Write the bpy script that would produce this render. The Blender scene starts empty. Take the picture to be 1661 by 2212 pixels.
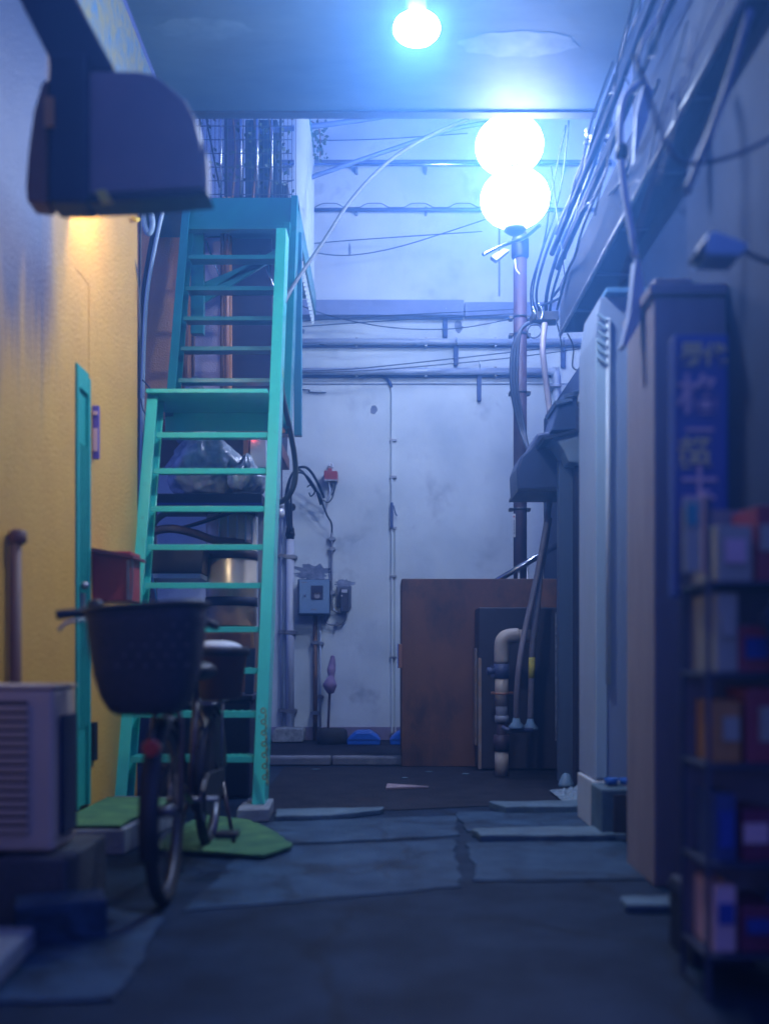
import bpy, bmesh, math, random
from mathutils import Vector, Matrix
random.seed(7)
from mathutils import noise as MN
R = math.radians
S = bpy.context.scene
COL = S.collection

# ------------------------------------------------------------------ camera
FPX, CX, VH, HC = 2150.0, 830.5, 1420.0, 0.9      # scale of the photo's layout: focal in px, centre, horizon, eye height
cam = bpy.data.cameras.new("camera")
cam.sensor_fit = 'VERTICAL'; cam.sensor_height = 36; cam.sensor_width = 27
cam.lens = FPX / 2212 * 36
cam.shift_y = (VH - 1106) / 2212
cam.clip_start = 0.05; cam.clip_end = 200
cam.dof.use_dof = True; cam.dof.focus_distance = 8.6; cam.dof.aperture_fstop = 0.9
co = bpy.data.objects.new("camera", cam); COL.objects.link(co)
co.location = (0, 0, HC); co.rotation_euler = (R(90), 0, 0)
S.camera = co

# ------------------------------------------------------------------ night sky, exposure
w = bpy.data.worlds.new("World"); S.world = w; w.use_nodes = True
nt = w.node_tree; bg = nt.nodes['Background']
sky = nt.nodes.new('ShaderNodeTexSky'); sky.sky_type = 'NISHITA'; sky.sun_disc = False
sky.sun_elevation = R(-3); sky.sun_rotation = R(180)
mixw = nt.nodes.new('ShaderNodeMix'); mixw.data_type = 'RGBA'; mixw.inputs[0].default_value = 0.8
mixw.inputs[7].default_value = (0.66, 0.98, 3.9, 1)
nt.links.new(sky.outputs[0], mixw.inputs[6]); nt.links.new(mixw.outputs[2], bg.inputs[0])
bg.inputs[1].default_value = 0.15
S.view_settings.view_transform = 'Standard'; S.view_settings.look = 'None'
S.view_settings.exposure = 1.0; S.view_settings.gamma = 1.0
try:
    S.cycles.max_bounces = 6; S.cycles.diffuse_bounces = 3; S.cycles.glossy_bounces = 2
    S.cycles.transmission_bounces = 4; S.cycles.volume_bounces = 0; S.cycles.transparent_max_bounces = 6
    S.cycles.sample_clamp_indirect = 3.0; S.cycles.caustics_reflective = False; S.cycles.caustics_refractive = False
    S.cycles.use_denoising = True
    S.cycles.volume_step_rate = 4
except Exception: pass
GLOBE_L = 56.0; CEIL_L = 265.0; GLOW_HAZE_D = 0.043; ADDED_LAMP_L = 480.0

def W(u, v, y):
    return Vector(((u - CX) * y / FPX, y, HC - (v - VH) * y / FPX))
def px(n, y): return n * y / FPX

# ------------------------------------------------------------------ materials
MATS = {}
def mat(name, c, rough=0.6, metal=0.0, c2=None, nscale=3.0, amt=0.5, bump=0.0, bscale=30.0, stretch=(1,1,1),
        stain=None, sscale=1.2, sthr=0.55, emit=None, estr=0, alpha=1.0, coat=0.0, spec=0.5, trans=0.0, crack=None, shade_drips=False):
    if name in MATS: return MATS[name]
    m = bpy.data.materials.new(name); m.use_nodes = True; MATS[name] = m
    n = m.node_tree.nodes; l = m.node_tree.links; b = n['Principled BSDF']
    b.inputs['Roughness'].default_value = rough; b.inputs['Metallic'].default_value = metal
    b.inputs['Base Color'].default_value = (*c, 1); b.inputs['Specular IOR Level'].default_value = spec
    b.inputs['Coat Weight'].default_value = coat; b.inputs['Alpha'].default_value = alpha
    b.inputs['Transmission Weight'].default_value = trans
    if emit:
        b.inputs['Emission Color'].default_value = (*emit, 1); b.inputs['Emission Strength'].default_value = estr
        return m
    tc = n.new('ShaderNodeTexCoord'); mp = n.new('ShaderNodeMapping'); mp.inputs['Scale'].default_value = stretch
    geo = n.new('ShaderNodeNewGeometry')
    l.new(geo.outputs['Position'], mp.inputs[0])
    if c2 is None: c2 = tuple(x * 0.72 for x in c)
    nz = n.new('ShaderNodeTexNoise'); nz.inputs['Scale'].default_value = nscale; nz.inputs['Detail'].default_value = 7
    nz.inputs['Roughness'].default_value = 0.62
    l.new(mp.outputs[0], nz.inputs['Vector'])
    rp = n.new('ShaderNodeMapRange'); rp.inputs[1].default_value = 0.35; rp.inputs[2].default_value = 0.68
    rp.inputs[4].default_value = amt
    l.new(nz.outputs[0], rp.inputs[0])
    mx = n.new('ShaderNodeMix'); mx.data_type = 'RGBA'
    mx.inputs[6].default_value = (*c, 1); mx.inputs[7].default_value = (*c2, 1)
    l.new(rp.outputs[0], mx.inputs[0]); out = mx.outputs[2]
    if stain:
        ns = n.new('ShaderNodeTexNoise'); ns.inputs['Scale'].default_value = sscale; ns.inputs['Detail'].default_value = 9
        ns.inputs['Roughness'].default_value = 0.7
        l.new(mp.outputs[0], ns.inputs['Vector'])
        r2 = n.new('ShaderNodeMapRange'); r2.inputs[1].default_value = sthr; r2.inputs[2].default_value = sthr + 0.12
        r2.inputs[4].default_value = 0.8
        l.new(ns.outputs[0], r2.inputs[0])
        m2 = n.new('ShaderNodeMix'); m2.data_type = 'RGBA'; m2.inputs[7].default_value = (*stain, 1)
        l.new(r2.outputs[0], m2.inputs[0]); l.new(out, m2.inputs[6]); out = m2.outputs[2]
    if crack:
        wn = n.new('ShaderNodeTexNoise'); wn.inputs['Scale'].default_value = 2.2; wn.inputs['Detail'].default_value = 6
        l.new(mp.outputs[0], wn.inputs['Vector'])
        ma = n.new('ShaderNodeVectorMath'); ma.operation = 'MULTIPLY_ADD'; ma.inputs[1].default_value = (.45,.45,.45)
        l.new(wn.outputs[1], ma.inputs[0]); l.new(mp.outputs[0], ma.inputs[2])
        vo = n.new('ShaderNodeTexVoronoi'); vo.feature = 'DISTANCE_TO_EDGE'; vo.inputs['Scale'].default_value = crack
        l.new(ma.outputs[0], vo.inputs['Vector'])
        r3 = n.new('ShaderNodeMapRange'); r3.inputs[1].default_value = .006; r3.inputs[2].default_value = .02; r3.inputs[3].default_value = .5; r3.inputs[4].default_value = 0
        l.new(vo.outputs['Distance'], r3.inputs[0])
        m3 = n.new('ShaderNodeMix'); m3.data_type = 'RGBA'; m3.inputs[7].default_value = (.004,.006,.012,1)
        l.new(r3.outputs[0], m3.inputs[0]); l.new(out, m3.inputs[6]); out = m3.outputs[2]
    if shade_drips:      # hood shade painted into the high near part of the wall, plus streaked drips
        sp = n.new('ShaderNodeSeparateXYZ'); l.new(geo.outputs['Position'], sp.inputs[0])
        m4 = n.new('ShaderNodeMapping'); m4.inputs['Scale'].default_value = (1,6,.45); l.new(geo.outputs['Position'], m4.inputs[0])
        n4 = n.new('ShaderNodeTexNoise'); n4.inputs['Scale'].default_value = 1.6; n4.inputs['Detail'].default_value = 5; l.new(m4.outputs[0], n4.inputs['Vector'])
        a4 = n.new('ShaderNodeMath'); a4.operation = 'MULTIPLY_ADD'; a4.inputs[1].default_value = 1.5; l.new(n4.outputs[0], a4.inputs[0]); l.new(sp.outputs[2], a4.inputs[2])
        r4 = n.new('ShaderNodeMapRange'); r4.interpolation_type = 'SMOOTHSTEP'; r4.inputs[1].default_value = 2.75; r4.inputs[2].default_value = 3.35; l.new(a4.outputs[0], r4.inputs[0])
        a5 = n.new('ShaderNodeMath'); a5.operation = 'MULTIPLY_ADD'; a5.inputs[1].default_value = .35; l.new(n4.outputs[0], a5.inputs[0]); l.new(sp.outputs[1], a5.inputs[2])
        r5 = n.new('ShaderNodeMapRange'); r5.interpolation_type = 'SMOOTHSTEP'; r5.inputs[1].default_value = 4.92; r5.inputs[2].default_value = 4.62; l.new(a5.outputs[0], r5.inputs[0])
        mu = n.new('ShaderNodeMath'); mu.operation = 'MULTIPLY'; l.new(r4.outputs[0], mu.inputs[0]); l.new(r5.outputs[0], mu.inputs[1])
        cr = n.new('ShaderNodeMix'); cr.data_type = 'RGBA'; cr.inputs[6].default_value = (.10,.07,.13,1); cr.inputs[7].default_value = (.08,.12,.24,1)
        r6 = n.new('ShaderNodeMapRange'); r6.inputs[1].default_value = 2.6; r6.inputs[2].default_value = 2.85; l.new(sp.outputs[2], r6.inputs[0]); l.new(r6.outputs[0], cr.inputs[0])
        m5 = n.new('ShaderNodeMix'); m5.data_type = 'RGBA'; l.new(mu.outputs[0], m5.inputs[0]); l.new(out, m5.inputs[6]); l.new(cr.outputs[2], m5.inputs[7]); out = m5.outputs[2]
    l.new(out, b.inputs['Base Color'])
    nr = n.new('ShaderNodeMapRange'); nr.inputs[3].default_value = max(rough - 0.12, 0.03); nr.inputs[4].default_value = min(rough + 0.15, 1)
    l.new(nz.outputs[0], nr.inputs[0]); l.new(nr.outputs[0], b.inputs['Roughness'])
    if bump:
        nb = n.new('ShaderNodeTexNoise'); nb.inputs['Scale'].default_value = bscale; nb.inputs['Detail'].default_value = 4
        l.new(geo.outputs['Position'], nb.inputs['Vector'])
        bp = n.new('ShaderNodeBump'); bp.inputs['Strength'].default_value = bump; bp.inputs['Distance'].default_value = 0.01
        l.new(nb.outputs[0], bp.inputs['Height']); l.new(bp.outputs[0], b.inputs['Normal'])
    return m

plaster = mat('plaster', (.74,.82,.80), .75, c2=(.54,.62,.63), nscale=1.3, amt=1, bump=.25, bscale=14, stain=(.42,.47,.50), sscale=1.7, sthr=.57)
concrete = mat('concrete', (.30,.34,.40), .7, c2=(.16,.19,.25), nscale=2.2, amt=.9, bump=.4, bscale=40, stain=(.09,.10,.15), sscale=1.1, sthr=.58)
ceil_m = mat('ceiling_concrete', (.11,.18,.27), .6, c2=(.055,.105,.19), nscale=.9, amt=.8, bump=.2, bscale=8, stretch=(1,2.2,1))
asphalt = mat('asphalt', (.014,.036,.080), .55, c2=(.004,.011,.028), nscale=3, amt=.9, bump=.6, bscale=70, stain=(.03,.06,.11), sscale=.9, sthr=.55, spec=.14, crack=.8)
dirt = mat('dark_brick', (.022,.024,.040), .7, c2=(.010,.012,.022), nscale=5, amt=1, bump=.6, bscale=40, stain=(.06,.045,.055), sscale=2.5, sthr=.58, spec=.2, crack=2.2)
kerbm = mat('kerb_stone', (.20,.21,.25), .8, c2=(.10,.11,.14), nscale=9, amt=.9, bump=.5, bscale=90)
yellow = mat('yellow_paint', (.86,.45,.07), .42, c2=(.72,.35,.06), nscale=2.5, amt=.7, bump=.55, bscale=55, stain=(.5,.22,.05), sscale=1.3, sthr=.62, coat=.0, spec=.35, shade_drips=True)
bluepaint = mat('speckled_wall', (.50,.42,.16), .4, c2=(.12,.30,.55), nscale=16, amt=1, bump=.5, bscale=60, coat=.2)
orangew = mat('orange_render', (.90,.44,.18), .22, c2=(.75,.34,.16), nscale=4, amt=.8, bump=.8, bscale=75, coat=.4)
lilac = mat('lilac_render', (.70,.60,.74), .2, c2=(.58,.48,.66), nscale=5, amt=.8, bump=1.0, bscale=85, coat=.5)
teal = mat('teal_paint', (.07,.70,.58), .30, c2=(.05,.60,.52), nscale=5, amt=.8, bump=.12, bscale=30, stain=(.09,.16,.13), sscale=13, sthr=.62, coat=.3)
tealdark = mat('teal_paint_dimmed', (.015,.25,.27), .35, c2=(.012,.19,.22), nscale=4, amt=.8, bump=.1, bscale=30, stain=(.04,.07,.08), sscale=11, sthr=.62, coat=.3)  # stair teal darkened in colour for the dimmer upper flight
doorteal = mat('teal_door', (.03,.42,.34), .4, c2=(.02,.33,.28), nscale=6, amt=.6)
brown = mat('brown_steel', (.22,.095,.05), .6, c2=(.12,.055,.05), nscale=1.8, amt=.9, bump=.15, bscale=12, stretch=(1,1,.6), stain=(.03,.025,.035), sscale=1.1, sthr=.47)
browndk = mat('dark_brown_steel', (.05,.045,.065), .5, c2=(.035,.03,.05), nscale=2, amt=.8, bump=.15, bscale=12)
polem = mat('pole_paint', (.055,.028,.05), .6, c2=(.04,.024,.045), nscale=4, amt=.8)
wood = mat('brown_wood', (.22,.10,.06), .6, c2=(.12,.06,.05), nscale=4, amt=.8, stretch=(6,6,.7))
pvcw = mat('grey_pvc', (.48,.56,.66), .35, c2=(.38,.46,.56), nscale=5, amt=.6)
beige = mat('beige_pvc', (.50,.42,.36), .45, c2=(.34,.28,.26), nscale=9, amt=.8)
hosem = mat('beige_hose', (.12,.135,.13), .65, c2=(.11,.12,.12), nscale=9, amt=.6)
hosebr = mat('brown_hose', (.16,.10,.10), .5, c2=(.11,.07,.08), nscale=9, amt=.6)
black = mat('black_plastic', (.014,.014,.022), .45, nscale=9, amt=.5)
cablem = mat('black_cable', (.012,.022,.05), .55, nscale=9, amt=.5)
wirem = mat('thin_wire', (.07,.085,.14), .5, nscale=9, amt=.5)
bluewire = mat('blue_wire', (.06,.22,.45), .5)
steel = mat('steel', (.55,.60,.68), .22, 1.0, nscale=9, amt=.5)
dullsteel = mat('dull_steel', (.35,.38,.43), .45, .8, c2=(.2,.2,.24), nscale=8, amt=.8)
rust = mat('rusty_pipe', (.055,.04,.06), .6, c2=(.30,.15,.08), nscale=26, amt=1, stretch=(1,1,.35))
metercab = mat('cabinet_blue_grey', (.22,.36,.50), .45, c2=(.18,.30,.43), nscale=6, amt=.6)
meterdk = mat('meter_dark', (.05,.06,.10), .4)
red = mat('red_paint', (.42,.045,.045), .45, c2=(.33,.04,.045), nscale=5, amt=.8)
redbox = mat('red_box', (.38,.04,.08), .5)
bluep = mat('blue_plastic', (.02,.16,.62), .45, c2=(.015,.12,.5), nscale=5, amt=.7)
rubber = mat('rubber', (.028,.028,.03), .8, bump=.3, bscale=50)
greenmat = mat('green_mat', (.10,.27,.10), .9, c2=(.04,.14,.08), nscale=7, amt=1, bump=.7, bscale=220)
greyunit = mat('grey_unit', (.66,.52,.42), .55, c2=(.55,.43,.36), nscale=3, amt=.7)
hoodm = mat('hood_grey', (.29,.23,.22), .6, c2=(.20,.18,.20), nscale=3, amt=.8, stain=(.09,.08,.12), sscale=2, sthr=.62)
hoodbr = mat('hood_brown', (.22,.10,.06), .6)
navy = mat('navy_fabric', (.008,.02,.07), .8, c2=(.006,.014,.05), nscale=3, amt=.8)
navyd = mat('navy_dark', (.018,.025,.06), .6, c2=(.012,.018,.045), nscale=3, amt=.8)
paleblue = mat('pale_blue_panel', (.55,.70,.78), .4, c2=(.46,.6,.7), nscale=2, amt=.8, stretch=(3,3,.6))
lilacpan = mat('lilac_panel', (.38,.45,.60), .5, c2=(.30,.36,.50), nscale=2, amt=.8, stretch=(2,2,.6))
colbrown = mat('shop_column', (.30,.25,.29), .6, c2=(.23,.19,.23), nscale=3, amt=.8, stretch=(3,3,.6))
gold = mat('brass_steel', (.95,.80,.60), .3, .45, c2=(.85,.68,.48), nscale=3, amt=.6, stretch=(1,1,5))
white = mat('white_plastic', (.62,.66,.72), .45, c2=(.5,.55,.62), nscale=5, amt=.7)
yellowp = mat('yellow_plastic', (.75,.60,.08), .5)
signyel = mat('sign_yellow', (.95,.78,.34), .6)
signpink = mat('sign_pink', (.90,.58,.62), .6)
signblue = mat('sign_blue', (.03,.07,.40), .5)
purple = mat('purple_sign', (.16,.10,.50), .5)
orange = mat('orange_plastic', (.60,.25,.06), .5)
copper = mat('copper_pipe', (.45,.20,.11), .45, c2=(.28,.14,.11), nscale=6, amt=.8)
leafm = mat('leaf', (.05,.09,.05), .6, c2=(.03,.06,.04), nscale=20, amt=.8)
tankwhite = mat('pale_board', (.45,.52,.62), .6)
bag = mat('clear_bag', (.50,.58,.66), .2, spec=.8, c2=(.10,.14,.22), nscale=7, amt=.9, bump=1.0, bscale=9)
bagdk = mat('bag_contents', (.05,.07,.12), .5, c2=(.14,.18,.24), nscale=14, amt=1)
tealobj = mat('teal_plastic', (.06,.38,.38), .5)
cream = mat('cream_card', (.50,.48,.38), .6)
glassd = mat('meter_glass', (.10,.12,.18), .1, coat=.6)
def emis(name, c, s): return mat(name, (0,0,0), emit=c, estr=s)
globe_e = emis('globe_light', (.60,.70,1.0), GLOBE_L)
ceil_e = emis('ceiling_light_glow', (.68,.82,1.0), CEIL_L)
led = emis('red_led', (1,.05,.05), 12)

# ------------------------------------------------------------------ mesh helpers
ORG = {}
class MB:
    def __init__(s): s.v = []; s.f = []; s.sm = []
    def add(s, vs, fs, smooth=False):
        k = len(s.v); s.v += [Vector(p) for p in vs]
        for f in fs: s.f.append([i + k for i in f]); s.sm.append(smooth)
        return s
    def box(s, x0, y0, z0, x1, y1, z1, rot=None):
        x0,x1 = sorted((x0,x1)); y0,y1 = sorted((y0,y1)); z0,z1 = sorted((z0,z1))
        vs = [Vector(p) for p in [(x0,y0,z0),(x1,y0,z0),(x1,y1,z0),(x0,y1,z0),(x0,y0,z1),(x1,y0,z1),(x1,y1,z1),(x0,y1,z1)]]
        if rot is not None:
            c = Vector(((x0+x1)/2,(y0+y1)/2,(z0+z1)/2)); vs = [rot @ (p-c) + c for p in vs]
        return s.add(vs, [(0,3,2,1),(4,5,6,7),(0,1,5,4),(1,2,6,5),(2,3,7,6),(3,0,4,7)])
    def pbox(s, u0, v0, u1, v1, y0, y1, rot=None):
        a = W(u0,v0,y0); b = W(u1,v1,y0)
        return s.box(a.x,y0,a.z,b.x,y1,b.z,rot)
    def prism(s, pts, d):          # pts: list of Vector outline, extruded by vector d
        n = len(pts); d = Vector(d)
        vs = list(pts) + [p + d for p in pts]
        fs = [tuple(range(n))[::-1], tuple(range(n, 2*n))] + [(i,(i+1)%n,(i+1)%n+n,i+n) for i in range(n)]
        return s.add(vs, fs)
    def pprism(s, uv, y0, y1):
        return s.prism([W(u,v,y0) for u,v in uv], (0,y1-y0,0))
    def tube(s, pts, r, seg=10, smooth_path=True, cap=True, sub=6):
        pts = [Vector(p) for p in pts]
        rs = r if isinstance(r,(list,tuple)) else [r]*len(pts)
        if smooth_path and len(pts) > 2:
            q = []; rq = []
            for i in range(len(pts)-1):
                p0 = pts[max(i-1,0)]; p1 = pts[i]; p2 = pts[i+1]; p3 = pts[min(i+2,len(pts)-1)]
                for k in range(sub):
                    t = k/sub
                    q.append(.5*((2*p1)+(p2-p0)*t+(2*p0-5*p1+4*p2-p3)*t*t+(3*p1-p0-3*p2+p3)*t**3))
                    rq.append(rs[i]*(1-t)+rs[i+1]*t)
            q.append(pts[-1]); rq.append(rs[-1]); pts, rs = q, rq
        vs = []; n = len(pts); up = None
        for i,p in enumerate(pts):
            t = (pts[min(i+1,n-1)] - pts[max(i-1,0)]).normalized()
            if up is None:
                up = Vector((0,0,1)) if abs(t.z) < .9 else Vector((1,0,0))
            a = (up - t*up.dot(t)).normalized(); up = a; b = t.cross(a)
            for k in range(seg):
                an = 2*math.pi*k/seg
                vs.append(p + (a*math.cos(an)+b*math.sin(an))*rs[i])
        fs = []
        for i in range(n-1):
            for k in range(seg):
                k2 = (k+1)%seg
                fs.append((i*seg+k, i*seg+k2, (i+1)*seg+k2, (i+1)*seg+k))
        s.add(vs, fs, True)
        if cap:
            m = len(s.v) - len(vs)
            s.f.append([m+k for k in range(seg)][::-1]); s.sm.append(False)
            s.f.append([m+(n-1)*seg+k for k in range(seg)]); s.sm.append(False)
        return s
    def ptube(s, uvy, rp, **k):     # rp: radius in px at each point's depth (single number)
        return s.tube([W(*p) for p in uvy], [px(rp, p[2]) for p in uvy], **k)
    def lathe(s, c, prof, seg=24, axis='z', sx=1, sy=1):
        c = Vector(c); vs = []; n = len(prof)
        for r,h in prof:
            for k in range(seg):
                an = 2*math.pi*k/seg; a = r*math.cos(an)*sx; b = r*math.sin(an)*sy
                vs.append(c + (Vector((a,b,h)) if axis=='z' else Vector((a,h,b)) if axis=='y' else Vector((h,a,b))))
        fs = []
        for i in range(n-1):
            for k in range(seg):
                k2=(k+1)%seg; fs.append((i*seg+k,i*seg+k2,(i+1)*seg+k2,(i+1)*seg+k))
        s.add(vs, fs, True)
        m = len(s.v)-len(vs)
        s.f.append([m+k for k in range(seg)][::-1]); s.sm.append(False)
        s.f.append([m+(n-1)*seg+k for k in range(seg)]); s.sm.append(False)
        return s
    def ball(s, c, rx, ry, rz, seg=28, rings=16):
        prof = [(math.sin(math.pi*i/rings)*1.0, -math.cos(math.pi*i/rings)) for i in range(1,rings)]
        c = Vector(c); k0 = len(s.v)
        s.lathe((0,0,0), prof, seg)
        for i in range(k0, len(s.v)):
            p = s.v[i]; s.v[i] = c + Vector((p.x*rx, p.y*ry, p.z*rz))
        return s
    def torus(s, c, R0, r, ax=Vector((1,0,0)), seg=40, ts=10):
        ax = ax.normalized(); up = Vector((0,0,1)); a = (up-ax*up.dot(ax)).normalized(); b = ax.cross(a)
        vs=[]; c=Vector(c)
        for i in range(seg):
            an=2*math.pi*i/seg; d=a*math.cos(an)+b*math.sin(an)
            for k in range(ts):
                bn=2*math.pi*k/ts; vs.append(c+d*(R0+r*math.cos(bn))+ax*(r*math.sin(bn)))
        fs=[(i*ts+k,i*ts+(k+1)%ts,((i+1)%seg)*ts+(k+1)%ts,((i+1)%seg)*ts+k) for i in range(seg) for k in range(ts)]
        return s.add(vs,fs,True)
    def build(s, name, m, parent=None, loc=None, bevel=0.0, kind=None, label=None):
        if parent is not None: o0 = ORG[parent.name]
        else:
            if loc is None:
                xs=[p.x for p in s.v]; ys=[p.y for p in s.v]; zs=[p.z for p in s.v]
                loc=((min(xs)+max(xs))/2,(min(ys)+max(ys))/2,min(zs))
            o0 = Vector(loc)
        me = bpy.data.meshes.new(name)
        me.from_pydata([p-o0 for p in s.v], [], s.f)
        me.polygons.foreach_set('use_smooth', s.sm)
        bm = bmesh.new(); bm.from_mesh(me); bmesh.ops.recalc_face_normals(bm, faces=bm.faces); bm.to_mesh(me); bm.free()
        me.materials.append(m); me.update()
        o = bpy.data.objects.new(name, me); COL.objects.link(o)
        if parent is not None: o.parent = parent
        else: o.location = o0
        ORG[o.name] = o0
        if bevel:
            b = o.modifiers.new('bevel','BEVEL'); b.width = bevel; b.segments = 2; b.limit_method = 'ANGLE'
        if kind: o['kind'] = kind
        if label: o['label'] = label
        return o
def thing(name, label, cat, loc, group=None):
    o = bpy.data.objects.new(name, None); COL.objects.link(o); o.location = loc; o.empty_display_size = .1
    o['label'] = label; o['category'] = cat
    if group: o['group'] = group
    ORG[o.name] = Vector(loc); return o
def tag(o, label, cat, group=None):
    o['label'] = label; o['category'] = cat
    if group: o['group'] = group
    return o
def copy_tree(o, parent=None, off=None):
    c = o.copy(); COL.objects.link(c); c.parent = parent
    if off is not None: c.location = o.location + Vector(off)
    for ch in list(o.children): copy_tree(ch, c)
    ORG[c.name] = c.location.copy() if parent is None else ORG.get(o.name)
    return c

YB = 10.46
# ================================================================== GROUND, CEILING
g = MB(); g.box(-6,-4,-.3,6,14,0); g.build('ground', asphalt, kind='structure')
dk = MB(); dk.add([W(612,1662,8.0),W(1240,1662,8.0),W(1240,1730,7),W(625,1760,6)],[(0,1,2,3)])
pts = [(-.82,8.15),(1.35,8.15),(1.40,6.25),(.75,6.05),(.1,5.85),(-.78,5.72)]
dk = MB(); dk.prism([Vector((x,y,.001)) for x,y in pts],(0,0,.004)); dk.build('old_paving', dirt, kind='structure')
kb = MB()
for i in range(9):
    x0 = -3.2+i*.92
    kb.box(x0+.006,8.25,0,x0+.914,8.40,.075)
kb.build('kerb', kerbm, kind='structure', bevel=.015)
pv = MB(); pv.box(-5,8.405,0,5,YB,.03); pv.build('pavement', dirt, kind='structure')
def rag(pts, j=.018):
    out = []
    for i,(x0,y0) in enumerate(pts):
        x1,y1 = pts[(i+1)%len(pts)]; L = math.hypot(x1-x0,y1-y0); n = max(2,int(L/.05)); d = 0
        for k in range(n):
            t = k/n; d = d*.6+random.uniform(-j,j)*.6
            out.append((x0+(x1-x0)*t-(y1-y0)/L*d, y0+(y1-y0)*t+(x1-x0)/L*d))
    return out
def slab(pts, h, m, z=0.0, name='paving_slab', bev=.006):
    p = MB(); p.prism([Vector((x,y,z+.001)) for x,y in rag(pts)],(0,0,h)); return p.build(name, m, kind='structure', bevel=bev)
palec = mat('pale_concrete', (.11,.19,.26), .7, c2=(.05,.09,.14), nscale=6, amt=.9, bump=.5, bscale=60, stain=(.14,.16,.2), sscale=3, sthr=.6)
midc = mat('worn_concrete', (.045,.10,.18), .5, c2=(.018,.042,.085), nscale=4, amt=.9, bump=.5, bscale=50, stain=(.010,.018,.035), sscale=2.2, sthr=.5, spec=.2, crack=1.1)
slab([(-.62,5.72),(.0,5.80),(-.02,5.68),(-.3,5.50),(-.60,5.45)], .03, palec)
slab([(-.80,5.85),(-.64,5.85),(-.63,5.45),(-.80,5.40)], .07, concrete, name='paving_block')
slab([(-.60,5.42),(.40,5.62),(.38,5.0),(-.7,4.72)], .006, midc)
slab([(.42,5.75),(1.24,5.78),(1.2,5.18),(.42,5.1)], .010, midc)
slab([(.62,5.92),(1.22,5.95),(1.16,5.72),(.70,5.70)], .045, palec)
slab([(.44,5.04),(1.22,5.12),(1.18,4.86),(.46,4.84)], .035, palec)
slab([(.40,4.80),(1.15,4.84),(1.12,4.02),(.36,4.0)], .007, midc)
slab([(-.65,4.64),(.34,4.9),(.30,3.9),(-.72,3.5)], .005, midc)
slab([(-1.5,3.9),(-.75,3.4),(-.7,2.6),(-1.5,2.5)], .01, midc)
slab([(.86,3.64),(1.06,3.64),(1.02,3.50),(.84,3.50)], .03, palec)

cl = MB(); cl.box(-1.40,4.0,4.47,1.39,6.5,4.80)
ceiling = cl.build('ceiling', ceil_m, kind='structure')
patch = MB()
for (u,v,a,b) in [(440,62,.27,.10),(1120,95,.34,.12)]:
    y = (4.47-HC)*FPX/(VH-v); c = W(u,v,y)
    outl=[Vector((c.x+a*math.cos(t*2*math.pi/30)*(1+.08*math.sin(t*1.7)), c.y+b*math.sin(t*2*math.pi/30)*(1+.1*math.sin(t*2.3)),4.4682)) for t in range(30)]
    patch.prism(outl,(0,0,.0012))
patch.build('pale_patch', mat('pale_patch_tone',(.145,.23,.33),.55,c2=(.075,.135,.23),nscale=9,amt=.7), parent=ceiling)  # paler ovals on the underside of the slab
lip = MB(); lip.box(-1.40,6.503,4.46,1.39,6.58,4.86); lip.build('edge_beam', mat('edge_paint',(.05,.05,.08),.6), parent=ceiling)

# ================================================================== BACK BUILDING WALL
bw = thing('building', 'tall pale plastered building wall closing the far end of the alley', 'building', (0,YB,0))
m = MB(); m.box(-7,YB,0,7,YB+.4,13); m.build('wall', plaster, bw)
m = MB(); m.box(-7,YB-.02,.032,7,YB-.0015,.17); m.build('plinth', mat('pink_plinth',(.26,.22,.32),.7,c2=(.2,.17,.26),nscale=5,amt=.8), bw, bevel=.004)
m = MB(); m.pbox(560,647,1002,680,YB-.16,YB-.002); m.pbox(1004,652,1262,682,YB-.10,YB-.002); m.build('ledge', mat('ledge_paint',(.26,.32,.48),.7,nscale=3,amt=.7), bw, bevel=.006)
m = MB()
for v in (828,): m.pbox(560,v,1300,v+2.5,YB-.012,YB-.001)
m.pbox(1076,480,1080,640,YB-.006,YB-.001)
m.build('joint', mat('joint_grey',(.22,.26,.36),.8), bw)  # thin grey joint lines on the wall
# old stains / patches on the wall (they have a shape of their own)
st = mat('damp_stain', (.17,.20,.28), .8, c2=(.30,.35,.45), nscale=10, amt=1)
def blob(mb, u, v, a, b, y, n=22, j=.25):
    mb.prism([W(u+a*math.cos(t*2*math.pi/n)*(1+random.uniform(-j,j)), v+b*math.sin(t*2*math.pi/n)*(1+random.uniform(-j,j)), y) for t in range(n)],(0,.003,0))
m = MB(); blob(m,807,885,8,9,YB-.004); blob(m,990,706,9,12,YB-.004); blob(m,628,705,5,12,YB-.004); blob(m,655,716,4,5,YB-.004)
blob(m,755,540,3,14,YB-.004)
m.build('stain', st, bw)
for (bu,bv,ba,bb) in ((676,1236,36,17),(744,1260,20,8)):
    m = MB(); blob(m,bu,bv,ba,bb,YB-.0045,30,.35); m.build('damp_patch', mat('damp_patch',(.12,.15,.23),.8,c2=(.36,.42,.54),nscale=14,amt=.9), bw)

def wallpipe(name, label, v, rp, u0=560, u1=1300, material=pvcw, dy=.10, cat='pipe', pts=None, group='horizontal pipes on the far wall'):
    t = thing(name, label, cat, W(u0,v,YB-dy), group)
    m = MB(); m.tube(pts or [W(u0,v,YB-dy), W(u1,v,YB-dy)], px(rp,YB-dy), seg=14, smooth_path=False); m.build('pipe', material, t)
    m = MB()
    for u in range(int(u0)+60, int(u1), 150):
        a = W(u,v,YB-dy); m.box(a.x-.012,a.y,a.z-px(rp,YB)-.012,a.x+.012,YB-.001,a.z+px(rp,YB)+.012)
    m.build('bracket', dullsteel, t)
    return t
wallpipe('wall_pipe','bright steel pipe, topmost of the horizontal pipes on the far wall',355,4.5,560,1320,steel,.16)
wallpipe('wall_pipe','slim dark pipe with a wavy cable looped over it on the far wall',453,4,560,1300,mat('dark_pipe',(.12,.16,.30),.5),.08)
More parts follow.
